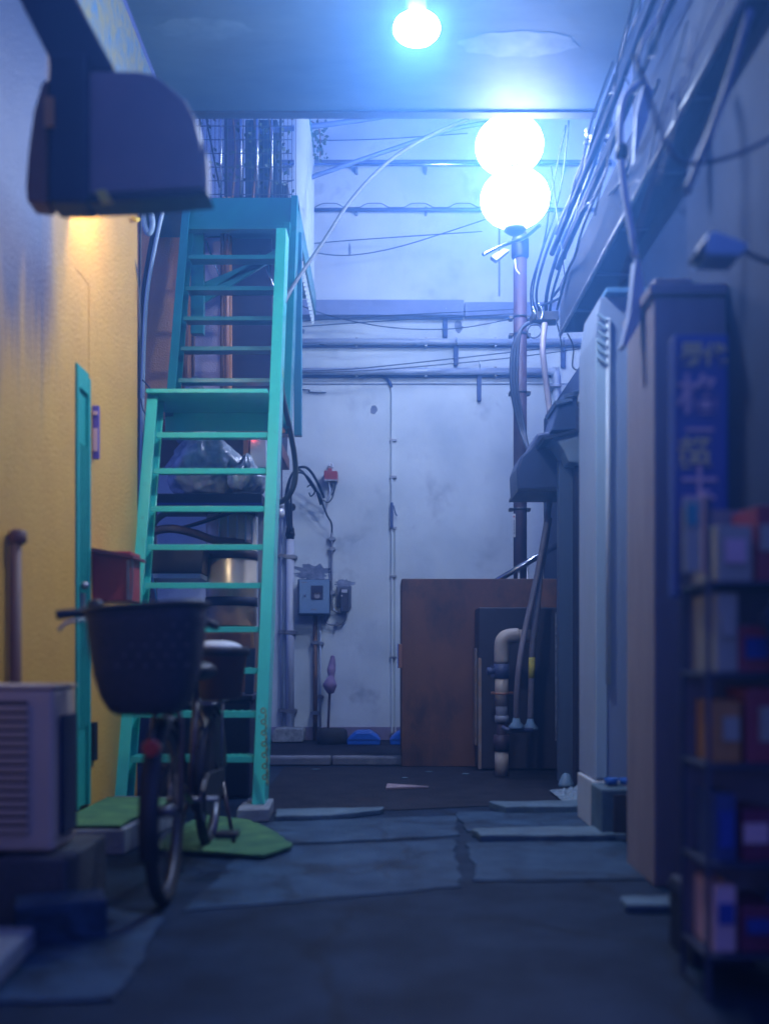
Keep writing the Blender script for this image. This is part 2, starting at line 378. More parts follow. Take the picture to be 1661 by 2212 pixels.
wallpipe('wall_pipe','pale pipe running just below the ledge of the far wall',738,6.5,560,1262,pvcw,.10)
e = wallpipe('wall_pipe','lower pale pipe that turns down with an elbow beside the steel pole',802,7.5,560,1180,pvcw,.10)
m = MB(); m.ptube([(1180,802,YB-.1),(1196,805,YB-.1),(1201,820,YB-.1),(1201,1100,YB-.1)],7.5,seg=14); m.build('down_pipe', pvcw, e)
m = MB(); m.pbox(1190,830,1213,834,YB-.2,YB-.001); m.build('clamp', dullsteel, e)
for (v0,v1,u1) in ((746,750,1262),(810,815,1190),(345,350,1320)):
    sh = MB(); sh.pbox(560,v0,u1,v1,YB-.035,YB-.001); sh.build('pipe_shadow', mat('pipe_shadow_grey',(.15,.19,.32),.7), bw)  # dark strips drawn as the shadow bands of the pipes
def wire(label, pts, rp=1.2, material=wirem, name='cable', group='thin cables strung across the far wall', sag=0):
    m = MB(); m.ptube(pts, rp, seg=6); o = m.build(name, material); return tag(o, label, 'cable', group)
cx = []
for i in range(33):
    u = 680+i*16; cx.append((u, 448-(8 if i%6 in (1,) else 9 if i%6==2 else 8 if i%6==3 else 0), YB-.13))
wire('thin wavy cable arched repeatedly over the dark pipe of the far wall', cx, 1.0)
yy = YB-.3
for lab, p in [
 ('upper of the two twisted cables rising right below the ledge', [(560,700,yy),(800,684,yy),(1110,668,yy-.6)]),
 ('lower of the two twisted cables rising right below the ledge', [(560,712,yy),(820,694,yy),(1110,678,yy-.6)]),
 ('sagging cable dipping beneath the twisted pair below the ledge', [(620,648,yy),(720,684,yy),(850,708,yy),(980,710,yy),(1100,690,yy-1.2)]),
 ('upper of the long twisted cables crossing the lowest pale pipe', [(600,803,yy),(760,797,yy),(930,780,yy),(1110,760,yy),(1262,742,yy-.5)]),
 ('lower of the long twisted cables crossing the lowest pale pipe', [(600,806,yy),(780,801,yy),(950,788,yy),(1110,772,yy),(1262,752,yy-.5)]),
 ('thin cable sagging left to right at globe lamp height', [(640,530,yy),(720,522,yy),(860,512,yy),(1040,500,yy-.5)]),
 ('deeper sagging thin cable below its neighbour at lamp height', [(650,540,yy),(740,552,yy),(850,536,yy),(1000,490,yy-.4),(1100,455,yy-1)]),
 ('near level thin cable above the bright steel pipe', [(680,304,yy),(830,300,yy),(1010,288,yy)]),
 ('short thin cable rising from the railing under the steel pipe', [(600,400,yy),(690,372,yy),(760,360,yy)]),
 ('faint cable hugging the pale wall below the white pipe', [(690,744,yy),(760,752,yy),(850,748,yy),(900,745,yy)]),
 ]: wire(lab, p)
# diagonal dark bands under the slab
m = MB(); m.ptube([(560,284,9.2),(700,270,9.2),(850,248,9.2),(980,228,9.2)],6,seg=8); tag(m.build('cable', mat('slack_band',(.12,.18,.38),.6)),'thick dark band slanting up under the ceiling edge','cable','thin cables strung across the far wall')
m = MB(); m.ptube([(640,395,9.3),(760,352,9.3),(860,318,9.3),(980,278,9.3),(1080,262,9.3)],5,seg=8); tag(m.build('cable', mat('slack_band',(.12,.18,.38),.6)),'dark band crossing behind the beige hose near the globe lamps','cable','thin cables strung across the far wall')
# dark plates built in place of the shadows under the conduit stubs
for u,v0,v1,l in [(962,680,728,'dark shadow plate hanging from the ledge of the far wall'),(985,745,788,'dark shadow plate under the upper pale pipe, left one'),
                (1035,798,865,'long dark shadow plate hanging from the lowest pale pipe'),(1216,745,792,'dark shadow plate under the upper pale pipe, right of the pole')]:
    t = thing('shadow_plate', l, 'bracket', W(u,v1,YB-.06), 'dark shadow plates on the far wall')
    m = MB(); m.pprism([(u-5,v0),(u+5,v0),(u+4.5,v1),(u-4.5,v1)],YB-.06,YB-.02); m.build('plate', mat('shadow_and_cable_navy',(.06,.10,.24),.6), t, bevel=.003)
    m = MB(); m.ptube([(u+1,v0-16,YB-.17),(u+1,v0,YB-.12)],1.3,seg=6); m.build('screw', steel, t)

# ---- vertical conduits, meters
def vpipe(name, label, pts, rp, material, clamps=(), cat='pipe', y=YB-.06, group=None):
    u = pts[0][0]
    t = thing(name, label, cat, W(pts[-1][0],pts[-1][1],y), group)
    m = MB(); m.ptube([(a,b,y) for a,b in pts], rp, seg=12, smooth_path=len(pts)>2); m.build('pipe', material, t)
    if clamps:
        m = MB()
        for v in clamps: m.pbox(u-rp-5,v-2.5,u+rp+5,v+2.5,y-px(rp,y)*.6,YB-.001); m.pbox(u-rp-2,v-4,u+rp+2,v+4,y-px(rp,y)-.004,YB-.01)
        m.build('clamp', dullsteel, t)
    return t
vpipe('conduit','thin pale conduit left of the thick white pipe on the far wall',[(609,1090),(609,1575)],3,pvcw,(1200,1365,1535),y=YB-.05)
t = vpipe('drain_pipe','thick white pipe standing in a concrete block on the far wall',[(627,1160),(627,1578)],8.5,white,(1202,1366,1536),y=YB-.12)
m = MB(); m.ptube([(627,1165,YB-.12),(627,1150,YB-.12),(627,1140,YB-.12)],[9][0],seg=12,smooth_path=False); m.lathe(W(627,1158,YB-.12),[(.052,0),(.05,.03),(.025,.1),(.025,.26),(.05,.27),(.06,.30),(.05,.33),(.02,.34)],16); m.build('cable_boot', black, t)
t = thing('concrete_block','rough pale concrete block under the thick white pipe','block',W(621,1606,10.2))
m = MB(); m.pprism([(590,1576),(610,1573),(652,1575),(656,1582),(654,1603),(588,1604),(587,1590)],10.1,YB-.025); m.build('block', mat('rough_block',(.42,.46,.46),.9,c2=(.2,.22,.22),nscale=18,amt=1,bump=1,bscale=60), t, bevel=.01)
for k,(lab,pts) in enumerate([('outer black cable arching from the white pipe to the red box',[(628,1150,10.25),(622,1060,10.2),(636,1018,10.1),(662,1010,10.1),(685,1040,10.2),(700,1075,10.3)]),
     ('middle black cable arching from the white pipe to the conduit',[(631,1150,10.25),(629,1060,10.2),(640,1024,10.1),(660,1026,10.1),(682,1056,10.2),(693,1090,10.3)]),
     ('inner black cable arching low beside the white pipe',[(624,1150,10.25),(617,1080,10.2),(628,1030,10.12),(650,1016,10.1),(676,1052,10.2),(690,1068,10.3),(696,1085,10.3)])]):
    wire(lab, pts, 3.0 if k==0 else 2.4, cablem, 'power_cable', 'black cables arching out of the white pipe')
wire('thin dark cable dropping from the arched cables into the grey conduit',[(690,1068,10.25),(705,1110,10.3),(716,1130,10.35),(717,1150,10.35)],2,cablem,'power_cable','black cables arching out of the white pipe')
# red junction box
t = thing('junction_box','small dark red junction box on the far wall with dangling wires','junction box',W(713,1037,10.3))
m = MB(); m.pprism([(700,1016),(708,1016),(708,1011),(717,1011),(717,1017),(729,1017),(729,1037),(700,1037)],10.3,YB-.002); m.build('box', red, t, bevel=.006)
m = MB(); m.pbox(700,1035.5,729,1038.5,10.295,10.40); m.build('lid', dullsteel, t)
m = MB(); m.ptube([(711,1008,10.4),(712,1002,10.42),(718,1003,10.42),(719,1010,10.4)],2,seg=6); m.build('cable_gland', white, t)
for pts,mm in [([(709,1038,10.35),(713,1060,10.3),(706,1080,10.3),(697,1086,10.3)],pvcw),([(725,1038,10.35),(723,1058,10.3),(716,1070,10.3)],cablem),([(720,1038,10.35),(721,1066,10.3),(710,1085,10.3),(698,1080,10.3)],hosem),([(664,1052,10.3),(672,1048,10.28),(680,1062,10.28),(672,1072,10.3),(668,1064,10.3)],cablem)]:
    m = MB(); m.ptube(pts,1.6,seg=6); m.build('wire', mm, t)
t = vpipe('conduit','slim grey conduit feeding the electricity meter from above',[(717,1150),(717,1300),(722,1318),(735,1324),(744,1318),(746,1305)],2.3,dullsteel,(1163,1185,1280),y=YB-.05)
t = vpipe('conduit','U shaped conduit joining the blue cabinet and the small meter',[(702,1326),(702,1338),(710,1348),(735,1348),(746,1338),(748,1315)],2.3,dullsteel,(),y=YB-.05)
m = MB(); m.pbox(725,1344,729,1352,YB-.09,YB-.001); m.build('clamp', dullsteel, t)
# meter cabinet
t = thing('meter_cabinet','blue grey steel meter cabinet with small dark window on the far wall','cabinet',W(678,1327,YB-.2))
m = MB(); m.pbox(643,1251,712,1328,YB-.22,YB-.002); m.build('case', mat('cabinet_edge',(.08,.12,.20),.5), t, bevel=.008)
m = MB(); m.pbox(647,1253,711,1325,YB-.236,YB-.221); m.build('door', metercab, t, bevel=.004)
m = MB(); m.pbox(672,1265,698,1295,YB-.244,YB-.237); m.build('window', mat('meter_window',(.05,.055,.10),.3,coat=.5), t)
m = MB(); m.lathe(W(685,1287,YB-.25),[(.03,0),(.03,.01),(.02,.012)],16,'y'); m.pbox(680,1281,690,1284,YB-.250,YB-.245); m.build('meter_dial', dullsteel, t)
m = MB(); m.lathe(W(659,1286,YB-.250),[(.006,-.01),(.013,0),(.013,.013)],14,'y'); m.build('lock', steel, t)
m = MB(); m.pbox(672,1315,684,1318,YB-.240,YB-.237); m.pbox(652,1257,663,1259.5,YB-.239,YB-.237); m.build('name_plate', dullsteel, t)
t = thing('electricity_meter','small black electricity meter right of the blue cabinet','meter',W(744,1322,YB-.1))
m = MB(); m.pbox(727,1266,759,1312,YB-.04,YB-.002); m.build('back_board', mat('meter_board',(.15,.18,.26),.7), t, bevel=.004)
m = MB(); m.pprism([(735,1270),(752,1270),(754,1276),(754,1322),(735,1322)],YB-.14,YB-.041); m.build('case', meterdk, t, bevel=.01)
m = MB(); m.pbox(738,1273,750,1280,YB-.146,YB-.141); m.lathe(W(738.5,1287,YB-.147),[(.008,0),(.008,.006)],10,'y'); m.build('display', white, t)
t = vpipe('conduit','rust streaked dark pipe rising from the ground to the blue cabinet',[(681,1328),(681,1604)],4.6,rust,(1388,1540),y=YB-.06)
t = vpipe('conduit','thin grey pipe just right of the rusty pipe under the cabinet',[(692,1328),(692,1578)],2.2,pvcw,(1390,1505),y=YB-.05)
# raceway
t = thing('cable_raceway','slender vertical cable trunking with curved top in the middle of the far wall','cable trunking',W(848,1600,YB-.03))
m = MB(); m.pbox(845,838,848.5,1604,YB-.035,YB-.002); m.build('channel', plaster, t)
m = MB(); m.pbox(853,1135,855.5,1590,YB-.03,YB-.002); m.build('second_channel', plaster, t)
m = MB(); m.ptube([(790,809,YB-.03),(820,811,YB-.03),(838,820,YB-.03),(846,836,YB-.03)],3,seg=8); m.build('curved_cable', mat('shadow_and_cable_navy',(.06,.10,.24),.6), t)
m = MB(); m.pbox(843.5,1085,849.5,1140,YB-.06,YB-.036); m.ptube([(850,1092,YB-.05),(854,1108,YB-.05),(858,1115,YB-.04)],1.3,seg=6); m.build('splice_sleeve', mat('shadow_and_cable_navy',(.06,.10,.24),.6), t)
m = MB()
for v in (950,1030,1140,1245,1420,1585): m.pbox(842,v-2,857,v+2,YB-.04,YB-.001)
m.build('clamp', dullsteel, t)
# rail hook bits at left of far wall
m = MB(); m.ptube([(600,842,YB-.03),(665,842,YB-.03),(668,847,YB-.03),(705,848,YB-.03)],1.4,seg=6); tag(m.build('cable', wirem),'short thin cable end sticking out below the lowest pipe','cable')
# tyre-like base with wrapped pole
t = thing('sign_base','round black rubber sign base carrying a bare wrapped pole','sign base',W(716,1614,9.9))
m = MB(); m.lathe(W(716,1614,9.9)+Vector((0,.15,0)),[(.12,0),(.15,.02),(.158,.09),(.15,.155),(.12,.175),(.05,.178)],26); m.build('base', rubber, t)
m = MB(); m.ptube([(709,1577,10.05),(712,1500,10.12),(715,1440,10.2)],2.6,seg=8); m.build('pole', polem, t)
m = MB(); c=[(715,1498,10.1),(713,1480,10.1),(716,1462,10.15),(716,1448,10.17),(718,1432,10.2),(719,1416,10.2)]
m.tube([W(*p) for p in c],[.028,.075,.03,.045,.035,.018],seg=10); m.build('wrapping', mat('purple_cloth',(.22,.15,.26),.7,c2=(.35,.25,.4),nscale=18,amt=1), t)
for u,l in [(785,'blue plastic weight with sloping sides beside the black rubber base'),(878,'blue plastic weight half hidden behind the brown enclosure')]:
    y=9.9; m = MB()
    n=20
    t = thing('plastic_weight', l, 'weight', W(u,1614,y), 'blue weights along the far wall')
    a0=[W(u-35,1612,y),W(u+36,1612,y),W(u+37,1598,y),W(u+30,1590,y),W(u+16,1580,y),W(u-16,1580,y),W(u-28,1590,y),W(u-36,1598,y)]
    m.prism(a0,(0,.28,0)); m.build('body', bluep, t, bevel=.022)
    m = MB(); m.pbox(u-33,1597,u+34,1599,y-.004,y+.28); m.build('seam', mat('blue_seam',(.01,.08,.35),.5), t)

# ================================================================== BROWN ENCLOSURE
t = thing('enclosure','brown painted steel enclosure standing right of the far pavement','enclosure',W(1035,1690,8.1))
m = MB(); a=W(867,1250,8.2); b=W(1206,1250,8.2); m.box(a.x,8.2,0,b.x+.3,8.26,a.z); m.build('front_panel', brown, t, bevel=.006)
m = MB(); m.box(a.x,8.262,0,a.x+.05,8.9,a.z-.004); m.build('side_panel', brown, t, bevel=.006)
m = MB(); c=W(1034,1312,7.85); d=W(1206,1312,7.85); m.box(c.x,7.85,.02,d.x,8.198,c.z); m.build('meter_cupboard', browndk, t, bevel=.008)
m = MB(); m.box(c.x-.006,7.842,.02,c.x+.02,7.848,c.z-.4); m.pbox(1026,1400,1030,1610,8.0,8.19); m.build('door_edge', mat('worn_edge',(.30,.26,.28),.6,c2=(.35,.2,.08),nscale=12,amt=1), t)
m = MB(); m.pbox(1199,1322,1204,1600,7.83,7.848); m.build('worn_strip', mat('worn_white',(.32,.36,.46),.8,c2=(.1,.1,.16),nscale=22,amt=1), t)
t = thing('side_plate','small framed plate sticking out of the left edge of the brown enclosure','plate',W(864,1445,8.15))
m = MB(); m.pbox(860.5,1391,868,1443,8.12,8.25); m.build('plate', copper, t, bevel=.004)
m = MB(); m.pbox(858.8,1390,860.3,1444,8.115,8.25); m.build('frame', steel, t)
m = MB(); m.prism([W(833,1706,7.0)*1.0 if False else Vector(p) for p in [(.01,6.72,.008),(.30,6.80,.008),(.02,6.95,.008)]],(0,0,.012)); tag(m.build('cardboard', mat('pink_card',(.34,.26,.30),.8)),'flat pinkish triangle of card lying on the dark paving','card')
random.seed(13)
for k,lab in enumerate(['tiny pale scrap of litter nearest the brown enclosure edge','tiny pale scrap of litter left of the standpipe','small pale scrap of litter by the far kerb','small leaf shaped scrap in the middle of the dark paving']):
    x,y=[(.35,7.75),(.62,7.6),(-.55,7.9),(.15,7.35)][k]; m = MB(); n=9
    m.prism([Vector((x+.035*math.cos(a*6.283/n)*random.uniform(.5,1.2),y+.03*math.sin(a*6.283/n)*random.uniform(.5,1.2),.007)) for a in range(n)],(0,0,.006)); tag(m.build('litter', palec),lab,'litter','litter on the dark paving')
# concrete sill in front
# steel pole
t = thing('utility_pole','dark steel utility pole rising behind the brown enclosure','pole',W(1123,1650,8.5))
m = MB(); m.tube([(W(1123,0,8.5).x,8.5,0),W(1123,505,8.5)],px(14.5,8.5),seg=20,smooth_path=False); m.build('shaft', polem, t)
m = MB()
for v in (685,722,848,1100):
    m.lathe(W(1123,v+3,8.5),[(px(15.5,8.5),0),(px(15.5,8.5),.02)],20); m.pbox(1100,v-3,1108,v+3,8.46,8.54); m.pbox(1138,v-3,1146,v+3,8.46,8.54)
m.build('band', black, t)
m = MB(); m.lathe(W(1123,560,8.5),[(px(15,8.5),0),(px(19,8.5),.02),(px(19,8.5),.16),(px(15,8.5),.2)],16); m.build('cap', black, t)
m = MB(); m.pbox(1107,1110,1113,1160,8.42,8.44); lb=m.build('warning_label', white, t)
m = MB()
for v in (1124,1130,1136,1143,1150): m.pbox(1109,v,1111.5,v+3,8.414,8.419)
m.build('label_marks', mat('label_ink',(.06,.06,.12),.6), lb)
m = MB(); m.lathe(W(1110,1116,8.414),[(px(2,8.4),0),(px(2,8.4),.003)],10,'y'); m.build('label_circle', red, lb)
# arm with the globe lamps
t = thing('lamp_bracket','slanting steel bracket with a lit edge on top of the utility pole','bracket',W(1110,555,8.4))
m = MB(); m.ptube([(1043,550,8.2),(1090,528,8.3),(1130,515,8.4),(1165,487,8.5)],4,seg=8); m.build('arm', steel, t)
m = MB(); m.pprism([(1060,553),(1088,536),(1100,540),(1072,562)],8.25,8.32); m.build('gusset', dullsteel, t)
m = MB(); m.ptube([(1112,560,8.38),(1114,580,8.35),(1122,592,8.35)],1.6,seg=6); m.build('wire', white, t)
for (u,v,r,y,l) in [(1112,430,74,7.2,'large glowing white globe lamp directly above the utility pole'),(1100,315,73,7.9,'large glowing white globe lamp, the upper of the two')]:
    c = W(u,v,y); rr = px(r,y)
    t = thing('globe_lamp', l, 'lamp', c-Vector((0,0,rr)), 'glowing globe street lamps')
    m = MB(); m.ball(c,rr,rr,rr*.80); m.build('globe', globe_e, t)
    m = MB(); m.lathe(c+Vector((0,0,rr*.78)),[(.07,0),(.08,.015),(.06,.035),(.02,.04)],18); m.build('cap', dullsteel, t)
    m = MB(); m.lathe(c-Vector((0,0,rr*.80+.05)),[(.05,0),(.08,.02),(.08,.05),(.05,.07)],16); m.build('collar', dullsteel, t)
# ceiling lamp
c = W(900,62,4.6); rr = px(50,4.6)
t = thing('ceiling_lamp','glowing oval bulb lamp hanging from the concrete ceiling','lamp',c)
m = MB(); m.ball(c,rr*.95,rr*.95,rr*.50); m.build('bulb', ceil_e, t)
m = MB(); m.lathe(c+Vector((0,0,rr*.47)),[(.04,0),(.042,.02),(.042,.10),(.042,.12),(.03,4.47-c.z-rr*.62)],16); m.build('stem', mat('lamp_stem',(.03,.04,.06),.6), t)

# handrail behind enclosure
t = thing('handrail','shiny steel handrail slanting up behind the brown enclosure','handrail',W(1130,1250,8.45))
m = MB(); m.ptube([(1060,1262,8.36),(1212,1172,8.36)],6.5,seg=14,smooth_path=False); m.build('rail', steel, t)
m = MB(); 
for u in (1120,1139): m.tube([W(u,1228-(u-1120)*.6,8.36), (W(u,0,8.36).x,8.36,.3)],px(3,8.36),seg=8,smooth_path=False)
m.build('post', dullsteel, t)
t = thing('service_box','small pale service box on a white frame beside the handrail top','box',W(1197,1250,9.6))
m = MB(); m.pbox(1192,1128,1204,1162,9.55,9.7); m.build('box', white, t, bevel=.006)
m = MB(); m.ptube([(1203,1100,9.6),(1203,1262,9.6)],2,seg=8,smooth_path=False); m.ptube([(1192,1190,9.6),(1192,1262,9.6)],2,seg=8,smooth_path=False); m.pbox(1192,1190,1204,1192,9.58,9.62); m.build('frame', white, t)
m = MB(); m.ptube([(1194,1125,9.5),(1200,1118,9.5),(1205,1135,9.5),(1198,1150,9.5)],1.4,seg=6); m.build('wire', cablem, t)

# PVC standpipe
t = thing('water_pipe','beige jointed standpipe with elbow in front of the brown cupboard','pipe',W(1083,1688,7.5))
y=7.5; X=W(1083,0,y).x
m = MB(); m.tube([(X,y,0),W(1083,1622,y)],px(15,y)*.98,seg=14,smooth_path=False); m.build('ground_pipe', beige, t)
m = MB(); m.tube([W(1083,1625,y),W(1083,1548,y)],px(10,y),seg=12,smooth_path=False); m.lathe(W(1083,1622,y),[(px(17,y),0),(px(18,y),.06),(px(17,y),.12)],14); m.build('dark_sleeve', mat('sleeve_dark',(.06,.04,.07),.6), t)
m = MB(); m.tube([W(1083,1560,y),W(1083,1510,y)],px(13,y),seg=12,smooth_path=False); m.lathe(W(1083,1560,y),[(px(15,y),0),(px(15,y),.05)],14); m.build('lower_coupling', mat('coupling_grey',(.28,.3,.38),.5), t)
m = MB(); m.tube([W(1083,1525,y),W(1083,1458,y)],px(14.5,y),seg=14,smooth_path=False); m.build('middle_pipe', beige, t)
m = MB(); m.tube([W(1083,1500,y),W(1083,1496,y)],px(16,y),seg=12,smooth_path=False); m.ptube([(1060,1497,y),(1108,1497,y)],3,seg=8,smooth_path=False); m.build('clamp', copper, t)
m = MB(); m.tube([W(1083,1466,y),W(1083,1434,y)],px(17,y),seg=10,smooth_path=False); m.pbox(1060,1438,1100,1462,y-.02,y+.05); m.lathe(W(1060,1450,y),[(.03,-.03),(.03,.03)],10,'x'); m.build('valve', mat('valve_blue',(.06,.08,.18),.5), t)
m = MB(); m.tube([W(1083,1438,y),W(1083,1415,y)],px(13,y),seg=12,smooth_path=False); m.ptube([(1083,1432,y),(1083,1400,y),(1085,1385,y),(1094,1376,y),(1110,1373,y),(1118,1373,y)],16,seg=14,sub=5); m.ptube([(1118,1374,y),(1150,1374,y)],14,seg=12,smooth_path=False); m.build('elbow', beige, t)
# hoses to ground
for lab,pts,rp,mm,tagp in [
  ('beige hose falling left of its twin past the standpipe elbow',[(1176,700,7.9),(1172,760,7.8),(1182,850,7.8),(1190,930,7.75),(1188,1060,7.7),(1180,1130,7.6),(1168,1200,7.5),(1150,1290,7.4),(1134,1360,7.35),(1122,1430,7.3),(1116,1500,7.3),(1115,1552,7.35)],6.5,hosebr,None),
  ('beige hose with yellow tape falling right of the standpipe',[(1186,1120,7.7),(1176,1180,7.6),(1166,1250,7.5),(1158,1330,7.45),(1149,1400,7.45),(1147,1480,7.45),(1145,1555,7.45)],6.5,hosebr,1)]:
    t = thing('hose', lab, 'hose', W(*pts[-1]), 'hoses hanging by the standpipe')
    m = MB(); m.ptube(pts,rp,seg=10); m.build('tube', mat('grey_hose',(.24,.21,.24),.5,c2=(.17,.14,.18),nscale=12,amt=.8), t)
    a=W(*pts[-1]); m = MB(); m.lathe(a-Vector((0,0,.075)),[(.055,0),(.06,.015),(.03,.05),(.022,.085)],14); m.build('end_fitting', metercab, t)
    if tagp: m = MB(); m.ptube([(1148.5,1420,7.45),(1147.6,1465,7.45)],7.3,seg=10,smooth_path=False); m.build('tape', yellowp, t)
m = MB(); m.tube([W(1086,1572,7.4),W(1100,1577,7.35),W(1150,1577,7.4)],.018,seg=8); tag(m.build('manifold', mat('valve_blue',(.06,.08,.18),.5)),'dark manifold pipe joining the two hose ends','pipe')

# ================================================================== LEFT YELLOW BUILDING
XL=-1.53
yb_ = thing('building','yellow painted building forming the left side of the alley','building',(XL-.3,3,0))
m = MB()
ya,yd = 4.93,5.16      # door reach along the wall
def ywall(m):
    m.box(-2.4,-1,0,XL,ya,3.948); m.box(-2.4,ya,2.83,XL,yd,3.948); m.box(-2.4,yd,0,XL,6.17,3.948)
    m.box(-2.4,ya,0,XL-.09,yd,2.83)
ywall(m)
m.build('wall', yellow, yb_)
m = MB(); m.box(-2.4,3.0,3.95,-1.42,6.45,4.468); m.build('upper_wall', bluepaint, yb_)
t = thing('door','narrow teal painted door set in the yellow wall','door',(XL-.02,5.04,.14))
m = MB(); m.box(XL-.088,ya+.003,.14,XL+.012,ya+.035,2.36); m.box(XL-.088,yd-.035,.14,XL+.012,yd-.003,2.34); m.box(XL-.088,ya+.036,2.25,XL+.010,yd-.036,2.36); m.build('frame', doorteal, t, bevel=.003)
m = MB(); m.box(XL-.085,ya+.037,.145,XL-.006,yd-.037,2.248); m.build('leaf', doorteal, t)
m = MB()
for k in range(4): yk=ya+.055+k*.036; m.box(XL-.005,yk,.55,XL+.008,yk+.014,1.98)
m.build('ribs', doorteal, t)
m = MB(); m.box(XL-.004,ya+.05,1.10,XL+.03,ya+.075,1.22); m.ball((XL+.03,ya+.06,1.26),.02,.02,.02); m.build('handle', dullsteel, t)
m = MB(); m.box(-2.4+.9,ya+.01,2.362,XL+.001,yd-.01,2.829);
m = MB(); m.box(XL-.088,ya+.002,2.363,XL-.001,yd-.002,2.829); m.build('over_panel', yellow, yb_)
# little sign beside the door
t = thing('small_sign','slim blue purple sign projecting from the yellow wall beside the door','sign',(XL,5.22,2.0))
m = MB(); m.box(XL+.002,5.215,1.94,XL+.035,5.235,2.22); m.build('plate', purple, t, bevel=.003)
m = MB(); m.box(XL+.006,5.211,2.17,XL+.030,5.214,2.19); m.box(XL+.006,5.211,1.98,XL+.030,5.214,2.10); m.build('sign_marks', signpink, t)
# hinge plate
m = MB(); m.box(XL+.001,5.19,.36,XL+.02,5.25,.56); tag(m.build('hinge_plate', black),'dark plate low on the yellow wall right of the teal door','plate')
# letter box
t = thing('letter_box','faded red letter box with slanted lid on the yellow wall','letter box',W(243,1300,5.25))
m = MB(); m.pbox(200,1190,284,1299,5.22,5.42); m.build('body', red, t, bevel=.008)
m = MB(); a=[W(198,1183,5.17),W(288,1199,5.17),W(289,1206,5.17),W(198,1192,5.17)]; m.prism(a,(0,.27,0)); m.build('lid', mat('dark_red',(.16,.03,.04),.5), t)
m = MB(); m.pbox(274,1210,281,1296,5.212,5.219); m.ptube([(286,1205,5.2),(287,1250,5.2),(284,1298,5.2)],2,seg=6); m.build('latch', dullsteel, t)
# brown post at left
m = MB(); m.tube([(XL+.03,4.05,0),(XL+.03,4.05,1.40)],.024,seg=12,smooth_path=False); m.lathe((XL+.04,4.05,1.36),[(.026,0),(.036,.01),(.036,.05),(.02,.06)],12)
tag(m.build('drain_pipe', wood),'brown pipe standing against the yellow wall behind the air conditioner','pipe')
# hook with wires
t = thing('wall_hook','yellow painted insulator bracket high on the corner of the yellow wall','bracket',W(280,475,6.1))
m = MB(); m.ptube([(272,466,6.1),(292,474,6.05),(299,474,6.0)],5,seg=8); m.ptube([(276,470,6.1),(276,486,6.1)],4,seg=8); m.build('arm', yellowp, t)
for k,(lab,pts,mm,rp) in enumerate([
 ('thin wire dropping from the yellow bracket along the wall corner',[(276,486,6.05),(285,520,6.1),(300,620,6.15),(302,740,6.2)],wirem,1.5),
 ('slack thin wire curving down to the top of the teal door',[(276,490,6.05),(270,620,5.9),(240,740,5.6),(215,805,5.4),(200,812,5.3),(188,800,5.2),(172,780,5.05)],beige,1.3),
 ('black cable running down the yellow wall corner',[(305,425,6.3),(303,600,6.3),(302,800,6.3),(300,960,6.3),(296,1100,6.25),(286,1250,6.2)],cablem,2.6),
 ('thick grey blue cable looping behind the yellow corner',[(318,425,7.2),(330,480,7.2),(322,505,7.2),(312,480,7.2),(310,425,7.2)],paleblue,6),
 ('pale blue conduit running down between the yellow corner and the stairs',[(360,425,7.4),(338,520,7.4),(318,640,7.4),(310,800,7.4),(306,1000,7.4),(300,1100,7.4)],paleblue,4.5),
 ('thick dark cable behind the pale blue conduit',[(345,425,7.6),(328,520,7.6),(312,620,7.6),(304,720,7.6),(302,860,7.6)],cablem,5),
 ('loose thin loops of cable by the orange wall',[(308,820,7.3),(325,840,7.3),(338,870,7.3),(330,900,7.3),(312,890,7.3),(305,860,7.3)],wirem,1.5),
 ]): wire(lab,pts,rp,mm,'cable','cables along the yellow wall corner')
# small lamp added out of sight behind the hood to brighten the wall
t = thing('added_wall_lamp','small lit lamp fixed to the yellow wall, added out of sight behind the exhaust hood','lamp',(-1.34,5.05,3.30))
m = MB(); m.ball((-1.38,4.96,3.36),.032,.032,.036,16,10); m.build('bulb', emis('added_lamp_glow', (1.0,.86,.62), ADDED_LAMP_L), t)
m = MB(); m.tube([(XL+.003,4.99,3.47),(-1.44,4.97,3.48),(-1.38,4.96,3.40)],.012,seg=8); m.build('arm', dullsteel, t)  # arm of the added lamp
m = MB(); m.box(XL+.002,4.885,3.44,-1.25,5.12,3.45); m.box(XL+.002,4.885,3.17,-1.25,4.892,3.439); m.box(-1.256,4.893,3.25,-1.25,5.12,3.439); m.build('shade', black, t)  # plates shaped to keep this lamp off the near wall
# step and mats
m = MB(); m.prism([Vector(p) for p in [(XL,4.48,0.001),(-1.18,4.52,0.001),(-1.10,5.55,0.001),(XL,5.62,0.001)]],(0,0,.12)); m.build('door_step', concrete, kind='structure', bevel=.01)
t = m = MB(); m.prism([Vector((a_,b_,.127)) for a_,b_ in rag([(XL+.02,4.50),(-1.20,4.52),(-1.13,5.40),(XL+.02,5.44)],.008)],(0,0,.012)); tag(m.build('door_mat', greenmat, bevel=.003),'green mat lying on the raised step in front of the teal door','mat','green mats by the stairs')
m = MB(); m.prism([Vector(p) for p in [(a_,b_,.018) for a_,b_ in rag([(-1.06,4.55),(-.54,4.38),(-.43,4.62),(-.56,5.0),(-.74,5.35),(-1.02,5.5)],.02)]],(0,0,.014)); tag(m.build('door_mat', greenmat, bevel=.003),'green mat lying on the ground at the foot of the stairs','mat','green mats by the stairs')
